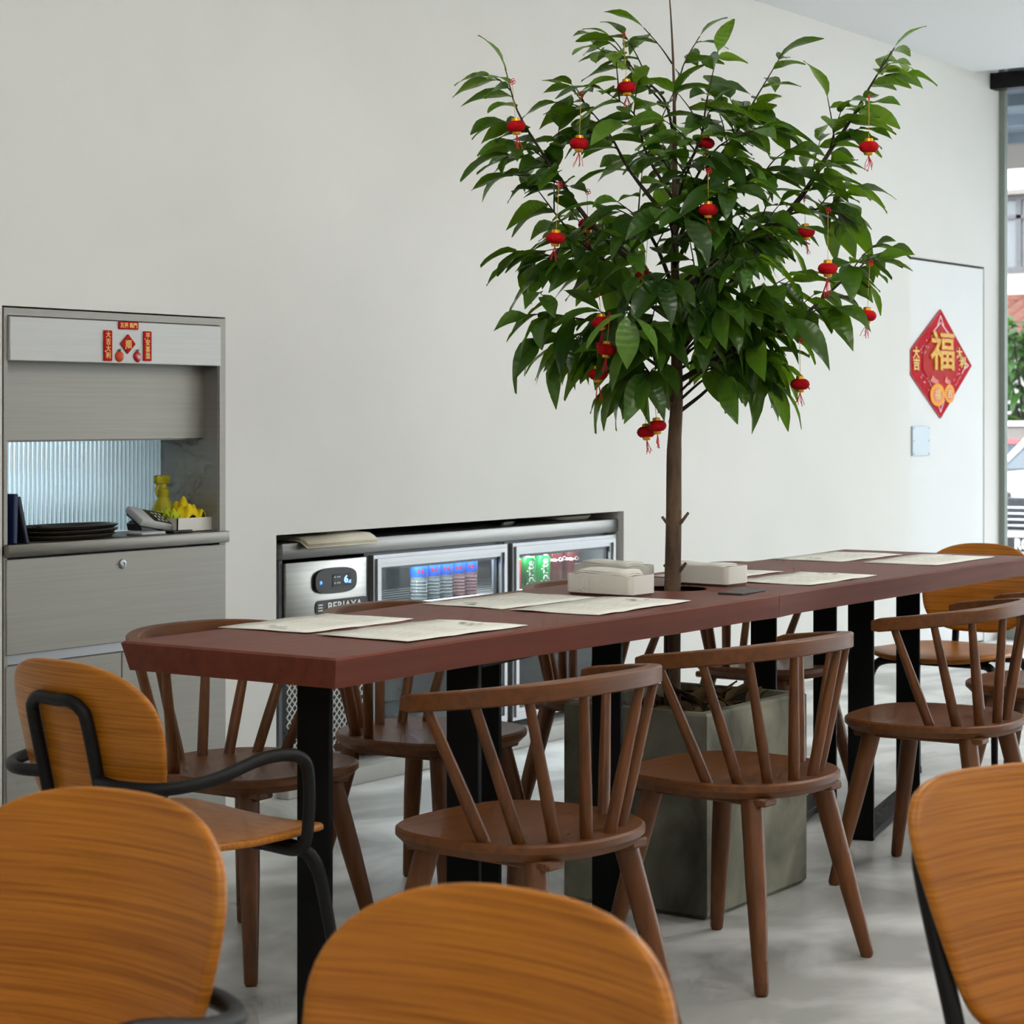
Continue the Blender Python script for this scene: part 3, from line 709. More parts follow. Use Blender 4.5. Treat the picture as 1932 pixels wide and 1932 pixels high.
# three pale young leaves low on the viewer side
for r, z, dr, dz in ((-.155, 1.435, -.85, -.35), (-.145, 1.43, .02, -1), (-.135, 1.435, .75, -.62)):
    o = put('leaf', LY[1], tree); o.matrix_local = leaf_matrix(TP(r*.94, -.37, 1.19+(z-1.19)*.945), (RT*dr-FW*.35+Vector((0, 0, dz))).normalized(), 1.1, 0)
MB().tube([TP(-.03, -.02, 1.40), TP(-.09, -.2, 1.43), TP(-.136, -.37, 1.424)], [.003, .0022, .0015], 5).build('twig', 'twig', tree)
fo = rest.build('foliage', 'leaf', tree, angle=180); fo['kind'] = 'stuff'
print('LEAVES', len(spots))

# ------------------------------------------------------------------ red lanterns
def make_lantern():
    t = empty('paper_lantern')
    prof = [(.006, -.0135), (.0145, -.0125), (.0205, -.0075), (.0232, 0), (.0205, .0075), (.0145, .0125), (.006, .0135)]
    MB().lathe(prof, 28, wob=lambda a, i: 1+.035*abs(math.sin(a*6))).build('lantern_body', 'red', t)
    MB().lathe([(.0095, .0115), (.0105, .0125), (.0095, .0195), (.0075, .0205), (.004, .021)], 14).build('cap', 'gold', t)
    MB().lathe([(.004, -.0205), (.0075, -.020), (.0095, -.019), (.0105, -.0125), (.0095, -.0115)], 14).build('cap', 'gold', t)
    return t
LN = [
    (-.133, -.20, 2.003, .105, 'red lantern highest in the crown, alone above a gap in the leaves'),
    (-.408, -.20, 1.906, .085, 'red lantern hanging outermost on the cabinet side of the crown'),
    (-.251, -.2, 1.863, .095, 'red lantern half under a leaf between the topmost and outermost ones'),
    (.467, -.24, 1.855, .095, 'red lantern on the high bough reaching towards the door'),
    (.077, -.02, 1.864, .075, 'red lantern mostly hidden in leaves near the crown top'),
    (.062, -.30, 1.698, .07, 'red lantern in the middle of the crown, in front of dense leaves'),
    (-.313, -.24, 1.628, .105, 'red lantern hanging clear against the wall beside mid crown'),
    (.363, -.26, 1.552, .115, 'red lantern with long orange tassel among leaves facing the door'),
    (.471, -.13, 1.435, .105, 'red lantern hanging outermost on the door side, below the leaf spray'),
    (-.08, -.10, 1.532, .105, 'red lantern behind a large leaf near the trunk fork'),
    (-.195, -.20, 1.418, .04, 'red lantern tucked right behind the pale young leaves'),
    (-.186, -.24, 1.350, .06, 'red lantern directly under the pale young leaves'),
    (-.202, -.17, 1.289, .05, 'red lantern with thin long tassel, lowest of the three in a column'),
    (.307, -.10, 1.264, .085, 'red lantern hanging low alone on the door side'),
    (-.051, -.12, 1.160, .075, 'red lantern of the lowest pair, the one nearer the trunk'),
    (-.075, -.09, 1.145, .10, 'red lantern of the lowest pair, partly behind its twin'),
    (.003, .08, 1.222, .05, 'red lantern half hidden behind the bare trunk'),
    (-.215, .0, 1.661, .06, 'red lantern buried in leaves above the one beside mid crown'),
    (.327, -.02, 1.643, .06, 'red lantern peeking out behind a pale leaf facing the door'),
]
lan0 = make_lantern(); lrng = random.Random(3)
lans = [lan0]+[copy_tree(lan0) for _ in LN[1:]]
for i, (r, d_, z, sl, lb) in enumerate(LN):
    o = lans[i]
    p = Vector((TX, TY, .45))+TP(r*(5.41+d_)/5.41, d_, 1.19+(z-1.19)*(5.41+d_)/5.41)
    o.location = p; o.rotation_euler = (lrng.uniform(-.1, .1), lrng.uniform(-.1, .1), lrng.uniform(0, 3)); tag(o, lb, 'lantern', 'small red lanterns hanging in the tree')
    MB().tube([(0, 0, .018), (.001, 0, .018+sl)], .0007, 4).build('hanging_string', 'string', o)
    kn = MB()
    for a in range(4):
        c = Vector((.004*math.cos(a*PI/2+.4), 0, .022+sl+.004*math.sin(a*PI/2+.4)))
        kn.tube([c+Vector((.0035*math.cos(q), 0, .0035*math.sin(q))) for q in [2*PI*k/8 for k in range(9)]], .0009, 4)
    kn.build('knot', 'redthread', o)
    ts = MB()
    tl = .05 if i in (7, 12) else .034
    for k in range(6):
        a = lrng.uniform(0, 6.28); e = lrng.uniform(.004, .014)
        ts.tube([(0, 0, -.019), (.002*math.cos(a), .002*math.sin(a), -.026), (e*.7*math.cos(a), e*.7*math.sin(a), -.019-tl*.6), (e*math.cos(a+.6), e*math.sin(a+.6), -.019-tl*lrng.uniform(.8, 1.1))], .0008, 4)
    ts.build('tassel', 'redthread', o)

# ------------------------------------------------------------------ things on the tables
def placemat(x0, x1, y0, y1, rz, label, print_end=1):
    cx, cy = (x0+x1)/2, (y0+y1)/2; w, h = x1-x0, y1-y0
    t = empty('paper_placemat', (cx, cy, TH), math.radians(rz), label, 'placemat', 'printed paper placemats on the tables')
    vs = []; fs = []; n = 8; mr = random.Random(int(x0*100))
    for i in range(n+1):
        for j in range(5):
            vs.append((w*(i/n-.5), h*(j/4-.5), .0012+(.0022*mr.random() if i in (0, n) or j in (0, 4) else 0)))
    for i in range(n):
        for j in range(4): a = i*5+j; fs.append((a, a+5, a+6, a+1))
    m = MB().add(vs, fs).build('sheet', 'paper', t, angle=180)
    s = m.modifiers.new('thickness', 'SOLIDIFY'); s.thickness = .0008; s.offset = 1
    p = MB(); rr = random.Random(int(x0*77))
    for k in range(5):   # printed emblem: short ink strokes
        a = w*.36*print_end+rr.uniform(-.012, .012); b = rr.uniform(-.03, .03)
        p.box((a, b, .0048), (.004+.01*rr.random(), .012, .0006), Matrix.Rotation(rr.uniform(-.6, .6), 3, 'Z'))
    for k in range(6):
        for c in range(2): p.box((-.10*print_end+c*.11*print_end, -h*.30+k*h*.11, .0046), (.075, .0012, .0004))
    p.build('print', 'ink', t, angle=0)['kind'] = 'stuff'
placemat(3.285, 3.68, 2.506, 2.735, -1, 'cream paper placemat on the viewer side, next to the table end with the armchair')
placemat(3.300, 3.655, 2.778, 3.010, 1, 'cream paper placemat on the wall side, next to the table end with the armchair', -1)
placemat(3.950, 4.37, 2.512, 2.742, 2, 'cream paper placemat on the viewer side, just before the front napkin holder')
placemat(3.965, 4.34, 2.758, 2.985, -2, 'cream paper placemat on the wall side, just before the front napkin holder', -1)
placemat(4.950, 5.355, 2.508, 2.735, 1, 'cream paper placemat on the viewer side, just past the tree and dark coaster')
placemat(4.985, 5.34, 2.785, 2.995, -1, 'cream paper placemat mostly hidden behind the napkin holder past the tree', -1)
placemat(5.790, 6.205, 2.825, 3.055, -1, 'cream paper placemat on the wall side, at the table end by the window', -1)
placemat(5.810, 6.255, 2.540, 2.775, 1, 'cream paper placemat on the viewer side, at the table end by the window')
def napkin_box(x, y, rz, label, napk):
    t = empty('napkin_holder', (x, y, TH), math.radians(rz), label, 'napkin holder', 'off-white napkin holders around the trunk')
    w, l, h, k = .108, .192, .05, .004
    def rr(a, b, r): return [p for (cx, cy, a0) in ((a-r, b-r, 0), (-a+r, b-r, PI/2), (-a+r, -b+r, PI), (a-r, -b+r, 3*PI/2)) for p in arc((cx, cy), r, a0, a0+PI/2, 4)]
    o1 = rr(w/2, l/2, .014); o2 = rr(w/2-k, l/2-k, .011); n = len(o1)
    vs = [(x_, y_, .003) for x_, y_ in rr(w/2-.004, l/2-.004, .012)]+[(x_, y_, .006) for x_, y_ in o1]+[(x_, y_, h) for x_, y_ in o1]+[(x_, y_, h) for x_, y_ in o2]+[(x_, y_, .01) for x_, y_ in o2]
    fs = [tuple(range(n))[::-1], tuple(range(4*n, 5*n))]
    for j in range(4):
        for i in range(n): fs.append((j*n+i, j*n+(i+1) % n, (j+1)*n+(i+1) % n, (j+1)*n+i))
    MB().add(vs, fs).build('tray', 'offwhite', t, angle=35)
    MB().prism(rr(w/2-.006, l/2-.006, .01), 0, .003).build('base', 'tray', t)
    rn = random.Random(int(x*1000)); 
    for q in range(napk):
        sh = []; fs2 = []
        yy0, yy1 = -l*.36+.004*q, l*.42-.006*q; z0 = .040+.0040*q
        for i in range(9):
            yv = yy0+(yy1-yy0)*i/8
            for j in range(5):
                xv = (-.5+j/4)*(w-.022)
                sh.append((xv, yv, z0+.010*math.cos(xv*22)+.0012*math.sin(i*.8+q)))
        for i in range(8):
            for j in range(4): a = i*5+j; fs2.append((a, a+5, a+6, a+1))
        o = MB().add(sh, fs2).build('napkin', 'napkin', t, angle=180)
        sl = o.modifiers.new('thickness', 'SOLIDIFY'); sl.thickness = .004; sl.offset = 0
napkin_box(4.443, 2.782, -2, 'off-white napkin holder with folded tissues in front of the trunk', 4)
napkin_box(4.735, 2.955, -8, 'off-white napkin holder half hidden behind the front one and the trunk', 3)
napkin_box(4.855, 2.752, -3, 'off-white napkin holder standing past the trunk towards the window', 2)
MB().rbox((0, 0, .0025), (.15, .064, .004), .001, 1, Matrix.Rotation(math.radians(6), 3, 'Z')).build('coaster', 'rubber', None, (4.672, 2.548, TH))
tag(bpy.data.objects['coaster'], 'dark flat card lying on the table seam beside the tree hole', 'card')

# ------------------------------------------------------------------ stainless service cabinet in the niche
cb = empty('service_cabinet', (4.44, YW, 0), 0, 'grey stainless service cabinet built into the wall niche', 'cabinet')
X0, X1 = 4.003-4.44, 4.877-4.44           # local x limits
fr = MB(); yf = -.004
fr.span(X0, X0+.012, yf, .2, 0, 1.475); fr.span(X1-.026, X1, yf, .2, 0, 1.475); fr.span(X0+.012, X1-.026, yf, .2, 1.455, 1.475)
fr.build('carcass_frame', 'steel_flat', cb, angle=0)
MB().rspan(X0+.014, X1-.028, -.012, .02, 1.333, 1.452, .002, 1).build('lid_panel', 'steel_lid', cb)
MB().span(X0+.012, X1-.026, .055, .07, 1.118, 1.455).build('upper_panel', 'steel_flat', cb, angle=0)
MB().span(X0+.012, X1-.026, .07, .235, 1.113, 1.123).build('soffit_panel', 'steel_flat', cb, angle=0)
MB().span(X1-.030, X1-.026, .0, .235, .84, 1.455).build('side_panel', 'steel_flat', cb, angle=0)
MB().span(X0+.012, X0+.016, .0, .235, .84, 1.455).build('side_panel', 'steel_flat', cb, angle=0)
MB().rspan(X0-.0, X1, -.022, .24, .806, .84, .004, 2).build('counter', 'counter', cb)
MB().span(X0, X1, .03, .24, 0, .806).build('cabinet_body', 'rubber', cb, angle=0)
dr = MB().rspan(X0+.006, X1-.006, -.008, .03, .543, .80, .002, 1).build('drawer', 'steel_flat', cb)
MB().lathe([(.0135, 0), (.0135, .004), (.011, .006), (.006, .006), (.006, .003), (.0, .003)], 16).build('lock', 'alu', dr, (0.0, -.008, .765)).rotation_euler = (PI/2, 0, 0)
MB().span(X0+.006, X1-.006, .006, .03, .516, .543).build('finger_channel', 'alu', cb, angle=0)
MB().rspan(X0+.006, -.002, -.008, .03, .02, .514, .002, 1).build('cabinet_door', 'steel_flat', cb)
MB().rspan(.002, X1-.006, -.008, .03, .02, .514, .002, 1).build('cabinet_door', 'steel_flat', cb)
# fluted glass hatch to the kitchen
n = 48; vs = []; fs = []
xa, xb = X0+.016, X1-.031; per = (xb-xa)/n
for i in range(n*6+1):
    x = xa+(xb-xa)*i/(n*6); y = .232-.0042*abs(math.sin(PI*i/6))
    vs += [(x, y, .842), (x, y, 1.114), (x, .240, .842), (x, .240, 1.114)]
for i in range(n*6):
    a = i*4; fs += [(a, a+1, a+5, a+4), (a+2, a+6, a+7, a+3), (a, a+4, a+6, a+2), (a+1, a+3, a+7, a+5)]
fs += [(0, 2, 3, 1), (n*24, n*24+1, n*24+3, n*24+2)]
MB().add(vs, fs).build('fluted_glass', 'flute', cb, angle=60)
# kitchen behind the hatch
kx0, kx1, ky0, ky1 = 3.6, 5.1, YW+.80, YW+2.0
kr = MB(); kr.span(kx0-.05, kx0, ky0, ky1, 0, 2.2); kr.span(kx1, kx1+.05, ky0, ky1, 0, 2.2); kr.span(kx0, kx1, ky1, ky1+.05, 0, 2.2); kr.span(kx0, kx1, ky0, ky1, -.05, 0); kr.span(kx0, kx1, ky0, ky1, 2.2, 2.25)
struct(kr.build('wall_kitchen', 'facade', angle=0))
kl = bpy.data.lights.new('kitchen_lamp_light', 'AREA'); kl.size = .8; kl.energy = 60; kl.color = (.78, .9, 1.0)
kt = empty('kitchen_lamp', (4.35, ky0+.5, 2.19), 0, 'white kitchen ceiling lamp behind the fluted glass hatch', 'lamp')
MB().span(-.42, .42, -.42, .42, -.02, 0).build('lamp_body', 'white', kt, angle=0)
klo = bpy.data.objects.new('kitchen_lamp_light', kl); COL.objects.link(klo); klo.parent = kt; klo.location = (0, 0, -.03)
sh = empty('kitchen_shelf', (4.85, ky0+.75, 0), 0, 'steel kitchen shelf blurred behind the fluted glass', 'shelf')
MB().span(-.23, .2, -.2, .2, .97, 1.0).build('shelf_board', 'chrome', sh, angle=0)
for sx in (-.21, .18): MB().span(sx-.015, sx+.015, -.19, -.16, 0, .97).build('leg', 'chrome', sh, angle=0)
MB().rspan(-.2, .15, -.15, .15, .45, .88, .01).build('dark_bin', 'rubber', sh)
tb_ = MB().rspan(-.1, .12, -.1, .1, 0, .05, .01).build('food_tub', 'orange', None, (4.87, ky0+.72, 1.0)); tag(tb_, 'orange food tub on the kitchen shelf behind the glass', 'tub')
tb2 = MB().rspan(-.1, .1, -.1, .1, 0, .09, .01).build('food_tub', 'brick', None, (4.70, ky0+.75, 1.0)); tag(tb2, 'pinkish food tub on the kitchen shelf behind the glass', 'tub')

# things on the cabinet counter
CZ = .84
def slab(name, c, d, rx, ry, mat, label, cat):
    o = MB().rbox((0, 0, d[2]/2), d, .003, 1).build(name, mat, None, c); o.rotation_euler = (rx, ry, 0); return tag(o, label, cat, None)
slab('menu_folder', (4.043, 4.50, CZ), (.016, .17, .135), 0, .03, 'blue_dark', 'navy blue folder standing upright against the cabinet side', 'folder')
slab('menu_folder', (4.088, 4.495, CZ), (.014, .16, .13), 0, -.24, 'navy2', 'black-edged dark folder leaning on the navy blue one', 'folder')
def oval_tray(z, a, b, cx, cy, mat, label):
    out = sup(40, a, b, 2.4); lay = [(.72, 0), (.9, .001), (1, .011), (.985, .0125), (.88, .004), (.7, .003)]
    vs = []; fs = []; n = 40
    for sc, zz in lay: vs += [(x*sc, y*sc, zz) for x, y in out]
    fs = [tuple(range(n))[::-1], tuple(range(5*n, 6*n))]
    for j in range(5):
        for i in range(n): fs.append((j*n+i, j*n+(i+1) % n, (j+1)*n+(i+1) % n, (j+1)*n+i))
    o = MB().add(vs, fs).build('serving_tray', mat, None, (cx, cy, z), angle=50); return tag(o, label, 'tray', 'stacked serving trays on the counter')
oval_tray(CZ, .165, .082, 4.315, 4.505, 'tray', 'dark brown oval serving tray, lowest of the counter stack')
oval_tray(CZ+.0125, .17, .085, 4.325, 4.51, 'tray', 'dark brown oval serving tray, second of the counter stack')
oval_tray(CZ+.025, .172, .085, 4.33, 4.515, 'tray', 'brown oval serving tray on top of the counter stack')
slab('tray_liner', (4.42, 4.60, CZ), (.28, .06, .034), .0, 0, 'tray_black', 'black flat tray standing behind the brown serving trays', 'tray')
t = empty('payment_terminal', (4.655, 4.50, CZ+.010), 0, 'grey white card payment terminal tilted on its base', 'terminal')
R_ = Matrix.Rotation(math.radians(10), 3, 'Y') @ Matrix.Rotation(math.radians(30), 3, 'X')
def tpt(x, y, z): return Vector((0, 0, .030))+R_ @ Vector((x, y, z))
MB().rbox(tpt(0, 0, 0), (.165, .082, .022), .006, 2, R_).build('terminal_body', 'terminal', t)
MB().rbox(tpt(0, 0, -.013), (.150, .072, .010), .004, 2, R_).build('body_band', 'rubber', t)
MB().rbox(tpt(.022, 0, .0112), (.10, .066, .002), .0008, 1, R_).build('screen', 'screen', t)
kp = MB()
for i in range(3):
    for j in range(3): kp.rbox(tpt(.0+i*.016, -.02+j*.018, .0125), (.006, .010, .0012), .0004, 1, R_)
kp.build('keypad', 'offwhite', t)['kind'] = 'stuff'
MB().prism_y([(-.070, 0), (.06, 0), (.066, .008), (-.050, .032), (-.075, .02)], -.024, .034).build('terminal_base', 'rubber', t, angle=30)
slab('mobile_phone', (4.585, 4.46, CZ), (.10, .065, .009), 0, 0, 'terminal', 'pale grey phone lying under the payment terminal', 'phone')
slab('order_pad', (4.71, 4.455, CZ), (.085, .05, .008), 0, 0, 'tray_black', 'black order pad between the phone and the white box', 'pad')
t = empty('spray_bottle', (4.785, 4.585, CZ), 0, 'yellow plastic spray bottle in the corner of the hatch', 'bottle')
MB().lathe([(.024, 0), (.030, .004), (.031, .04), (.027, .06), (.017, .075), (.014, .082)], 20).build('bottle_body', 'yellow', t)
MB().lathe([(.015, .08), (.016, .084), (.016, .098), (.010, .102), (.009, .112)], 16).build('collar', 'yellow', t)
MB().rbox((-.004, 0, .122), (.048, .018, .022), .006, 2).build('spray_head', 'yellow', t)
MB().tube([(-.014, 0, .115), (-.024, 0, .10), (-.022, 0, .085)], [.004, .0035, .002], 8).build('trigger', 'yellow', t)
t.scale = (1.22, 1.22, 1.25)
t = empty('storage_box', (4.775, 4.50, CZ), 0, 'white open box of cloths at the counter end', 'box')
bx = MB(); w_, l_, h_, k_ = .15, .11, .042, .003
bx.span(-w_/2, w_/2, -l_/2, l_/2, 0, k_); bx.span(-w_/2, w_/2, -l_/2, -l_/2+k_, 0, h_); bx.span(-w_/2, w_/2, l_/2-k_, l_/2, 0, h_); bx.span(-w_/2, -w_/2+k_, -l_/2, l_/2, 0, h_); bx.span(w_/2-k_, w_/2, -l_/2, l_/2, 0, h_)
bx.build('box_walls', 'offwhite', t, angle=0)
def crumple(name, a, b, h, seed, mat, c, label):
    r = random.Random(seed); vs = []; fs = []; n = 14
    ph = [r.uniform(0, 6) for _ in range(6)]
    for i in range(n+1):
        for j in range(n+1):
            u, v = -1+2*i/n, -1+2*j/n; e = max(abs(u), abs(v))
            vs.append((a*u*(1+.12*math.sin(v*4+ph[0])), b*v*(1+.12*math.sin(u*5+ph[1])), h*(1-.85*e**2)*(.75+.35*math.sin(u*5+ph[2]))+.012*math.sin(u*7+v*4+ph[3])+.008*math.sin(v*9-u*5+ph[4])+.01))
    for i in range(n):
        for j in range(n): q = i*(n+1)+j; fs.append((q, q+n+1, q+n+2, q+1))
    o = MB().add(vs, fs).build(name, mat, None, c, angle=60); m = o.modifiers.new('thickness', 'SOLIDIFY'); m.thickness = .003; return tag(o, label, 'cloth')
crumple('cleaning_cloth', .055, .045, .045, 4, 'cloth', (4.792, 4.50, CZ+.028), 'crumpled bright yellow cloth on top of the white box')
crumple('cleaning_sponge', .035, .04, .02, 8, 'lime', (4.735, 4.515, CZ+.026), 'lime yellow cloth at the side of the white box')

# new year magnets on the lid panel
LY_ = YW-.012
def plaque(name, out, mat, label, texts, cat='sign', dots=()):
    cx = sum(p[0] for p in out)/len(out); cz = sum(p[1] for p in out)/len(out)
    t = empty(name, (cx, LY_, cz), 0, label, cat, 'red new year magnets on the cabinet lid')
    MB().prism_y([(x-cx, z-cz) for x, z in out], -.004, -.0002).build('plaque', mat, t, angle=30)
    for body, size, x, z in texts: wall_text(MB(), body, size, (x-cx, -.0042, z-cz), .0004, .0004).build('character', 'goldprint', t, angle=0)
    for x, z in dots: MB().lathe([(.0022, 0), (.0018, .0008), (.0, .001)], 10).build('blossom', 'pinkwhite', t, (x-cx, -.004, z-cz)).rotation_euler = (PI/2, 0, 0)
    return t
def rrect(x0, x1, z0, z1, r=.003): return [p for (cx, cy, a0) in ((x1-r, z1-r, 0), (x0+r, z1-r, PI/2), (x0+r, z0+r, PI), (x1-r, z0+r, 3*PI/2)) for p in arc((cx, cy), r, a0, a0+PI/2, 3)]
plaque('new_year_banner', rrect(4.362, 4.393, 1.339, 1.425), 'redcard2', 'narrow red banner magnet beside the orange fruit magnet', [(c, .019, 4.3775, 1.412-.0195*i) for i, c in enumerate('大吉大利')], dots=((4.366, 1.366),))
plaque('new_year_banner', rrect(4.519, 4.550, 1.342, 1.427), 'redcard2', 'narrow red banner magnet beside the berry red fruit magnet', [(c, .019, 4.5345, 1.413-.0195*i) for i, c in enumerate('平安喜樂')], dots=((4.524, 1.405),))
plaque('new_year_banner', rrect(4.420, 4.497, 1.430, 1.452), 'redcard2', 'short wide red banner magnet above the red diamond', [(c, .0155, x_, 1.4405) for c, x_ in (('五', 4.432), ('福', 4.448), ('臨', 4.469), ('門', 4.485))], dots=((4.482, 1.447),))
plaque('new_year_diamond', [(4.457, 1.416), (4.486, 1.389), (4.455, 1.361), (4.427, 1.389)], 'redcard2', 'small red diamond magnet with one gold character', [('順', .026, 4.4575, 1.386)], dots=((4.446, 1.376),))
for nm, x, z, mt, lb, pinch in (('orange_magnet', 4.424, 1.3525, 'orangered', 'round orange fruit magnet with green leaf', 0), ('berry_magnet', 4.495, 1.3525, 'berry', 'berry red fruit magnet with pointed tip and green leaf', .25)):
    t = empty(nm, (x, LY_, z), 0, lb, 'magnet', 'red new year magnets on the cabinet lid')
    vs = []; fs = []; n = 20
    for r, y in ((1, -.0002), (.97, -.002), (.8, -.0042), (.4, -.0054)):
        for k in range(n):
            a = 2*PI*k/n; q = .0165*r; zz = q*math.sin(a)*.95; xx = q*math.cos(a)*(1-pinch*max(0, -math.sin(a)))+pinch*.01*max(0, -math.sin(a))*r
            vs.append((xx, y, zz))
    for j in range(3):
        for k in range(n): fs.append((j*n+k, j*n+(k+1) % n, (j+1)*n+(k+1) % n, (j+1)*n+k))
    fs += [tuple(range(n))[::-1], tuple(3*n+k for k in range(n))]
    MB().add(vs, fs).build('fruit', mt, t)
    MB().prism_y([(-.002, .014), (-.006, .0195), (-.001, .018), (.001, .022), (.002, .0175), (.006, .020), (.002, .014)], -.004, -.0005).build('leaf', 'green', t)

# ------------------------------------------------------------------ drinks cooler
fg = empty('drinks_cooler', (0, 0, 0), 0, 'stainless under-counter drinks cooler with two glass doors in the wall niche', 'fridge')
FY = 4.452
MB().rspan(5.165, 7.15, FY-.012, 5.08, .733, .785, .006, 2).build('worktop', 'worktop', fg)
cs = MB(); cs.span(5.175, 5.19, FY+.01, 5.05, .09, .733); cs.span(5.60, 5.625, FY+.01, 5.05, .09, .733); cs.span(7.125, 7.14, FY+.01, 5.05, .09, .733); cs.span(5.19, 7.13, 5.03, 5.05, .09, .733); cs.span(5.19, 7.13, FY+.01, 5.03, .09, .11); cs.span(5.625, 7.125, FY+.03, 5.03, .722, .733); cs.span(6.40, 6.43, FY+.005, FY+.06, .09, .733)
cs.build('casing', 'fridge_dark', fg, angle=0)
MB().rspan(5.192, 5.598, FY-.004, FY+.02, .42, .722, .004, 2).build('control_panel', 'steel', fg)
bk = MB().span(5.192, 5.598, FY+.012, FY+.02, .10, .415).build('grille_backing', 'cardark', fg, angle=0)
gr = MB()
for k in range(-16, 34):
    for sg in (1, -1):
        xa = 5.20+k*.026
        p0 = Vector((xa, FY, .105)); p1 = Vector((xa+sg*.30, FY, .41))
        # clip to panel
        def clipx(a, b, xv): q = (xv-a.x)/(b.x-a.x); return a.lerp(b, q)
        for xv, side_ in ((5.20, -1), (5.59, 1)):
            if side_ == -1:
                if p0.x < xv and p1.x < xv: p0 = None; break
                if p0.x < xv: p0 = clipx(p0, p1, xv)
                elif p1.x < xv: p1 = clipx(p0, p1, xv)
            else:
                if p0.x > xv and p1.x > xv: p0 = None; break
                if p0.x > xv: p0 = clipx(p0, p1, xv)
                elif p1.x > xv: p1 = clipx(p0, p1, xv)
        if p0 is None or (p1-p0).length < .01: continue
        gr.tube([p0, p1], .0026, 4)
gr.build('grille_mesh', 'mesh', fg, angle=0)
for sx in (5.30, 7.0):
    for sy in (FY+.08, 4.98): MB().lathe([(.025, .0), (.025, .01), (.012, .014), (.012, .036)], 12).build('foot', 'rubber', fg, (sx, sy, .055))
# digital control
c_ = MB(); c_.prism_y([(x+5.427, z+.655) for x, z in sup(40, .104, .041, 3.2)], FY-.016, FY-.003)
ct = c_.build('control_unit', 'tray_black', fg, angle=30)
MB().rspan(5.405, 5.498, FY-.0175, FY-.015, .637, .675, .001, 1).build('display', 'screen', ct)
m_ = MB(); wall_text(m_, '6', .032, (5.472, FY-.0185, .656), .0004, .0006, 1.3); wall_text(m_, '.c', .018, (5.49, FY-.0185, .650), .0004, .0003, 1.3)
m_.build('digits', glow('blue_digits', (110, 160, 255), 4), ct, angle=0)
MB().lathe([(.006, 0), (.005, .002), (0, .0025)], 10).build('indicator', glow('blue_led', (60, 120, 255), 3), ct, (5.348, FY-.016, .652)).rotation_euler = (PI/2, 0, 0)
dt = MB()
for sx in (5.416, 5.43, 5.44): 
    for sz in (.647, .666): dt.span(sx-.003, sx+.003, FY-.0185, FY-.0175, sz-.002, sz+.002)
dt.build('display_icons', 'alu', ct, angle=0)
# maker plate
bp_ = MB().prism_y(rrect(5.332, 5.60, .548, .594, .018), FY-.0065, FY-.003).build('name_plate', 'tray_black', fg, angle=30)
m_ = MB().prism_y(rrect(5.338, 5.592, .553, .589, .015), FY-.0072, FY-.006); m_.build('plate_rim', 'tray_black', bp_, angle=0)
m_ = MB()
for z in (.580, .571, .562): MB().span(5.343, 5.366, FY-.009, FY-.007, z-.0018, z+.0018).build('emblem_bar', 'white', bp_, angle=0)
wall_text(m_, 'BERJAYA', .036, (5.478, FY-.0085, .571), .0006, .0007, 1.27); m_.build('lettering', 'white', bp_, angle=0)
# doors
def cooler_door(x0, x1, label):
    z0, z1 = .085, .724; w = .042
    dd = empty('door', (0, 0, 0)); dd.parent = fg; 
    f = MB()
    for k, (yo, wi) in enumerate(((-.016, .012), (-.022, .026), (-.016, .042))):
        pass
    # stepped moulding frame
    for a, b, y0, y1 in ((0, .012, -.010, .015), (.012, .028, -.018, .015), (.028, w, -.010, .015)):
        f.span(x0+a, x1-a, FY+y0, FY+y1, z1-b, z1-a); f.span(x0+a, x1-a, FY+y0, FY+y1, z0+a, z0+b)
        f.span(x0+a, x0+b, FY+y0, FY+y1, z0+b, z1-b); f.span(x1-b, x1-a, FY+y0, FY+y1, z0+b, z1-b)
    f.build('door_frame', 'alu', dd, angle=0)
    g = MB()
    for a, b, c, e in ((x0+w, x1-w, z1-w-.01, z1-w), (x0+w, x1-w, z0+w, z0+w+.01), (x0+w, x0+w+.01, z0+w, z1-w), (x1-w-.01, x1-w, z0+w, z1-w)): g.span(a, b, FY+.002, FY+.014, c, e)
    g.build('gasket', 'cardark', dd, angle=0)
    MB().span(x0+w, x1-w, FY-.002, FY+.002, z0+w, z1-w).build('pane', 'pane', dd, angle=0)
    return dd
cooler_door(5.626, 6.398, ''); d2 = cooler_door(6.432, 7.132, '')
MB().rspan(6.405, 6.428, FY-.02, FY+.005, .365, .405, .003, 1).build('door_lock', 'tray_black', d2)
# shelf and rails
s_ = MB()
for k in range(9): s_.tube([(5.64, 4.49+.06*k, .535), (7.12, 4.49+.06*k, .535)], .003, 6)
s_.tube([(5.64, 4.485, .545), (7.12, 4.485, .545)], .0045, 6)
s_.build('wire_shelf', 'alu', fg)
s_ = MB()
for k in range(9): s_.tube([(5.64, 4.49+.06*k, .30), (7.12, 4.49+.06*k, .30)], .003, 6)
s_.build('wire_shelf', 'alu', fg)
MB().span(5.64, 5.648, 4.50, 4.52, .5, .66).build('shelf_track', 'alu', fg, angle=0)
MB().span(5.66, 7.10, 4.478, 4.492, .705, .720).build('light_strip', glow('cooler_light_strip', (225, 238, 255), 3.0), fg, angle=0)
fl = bpy.data.lights.new('cooler_light', 'AREA'); fl.shape = 'RECTANGLE'; fl.size = 1.3; fl.size_y = .03; fl.energy = 9; fl.color = (.85, .94, 1)
flo = bpy.data.objects.new('cooler_light', fl); COL.objects.link(flo); flo.parent = fg; flo.location = (6.38, 4.53, .715)
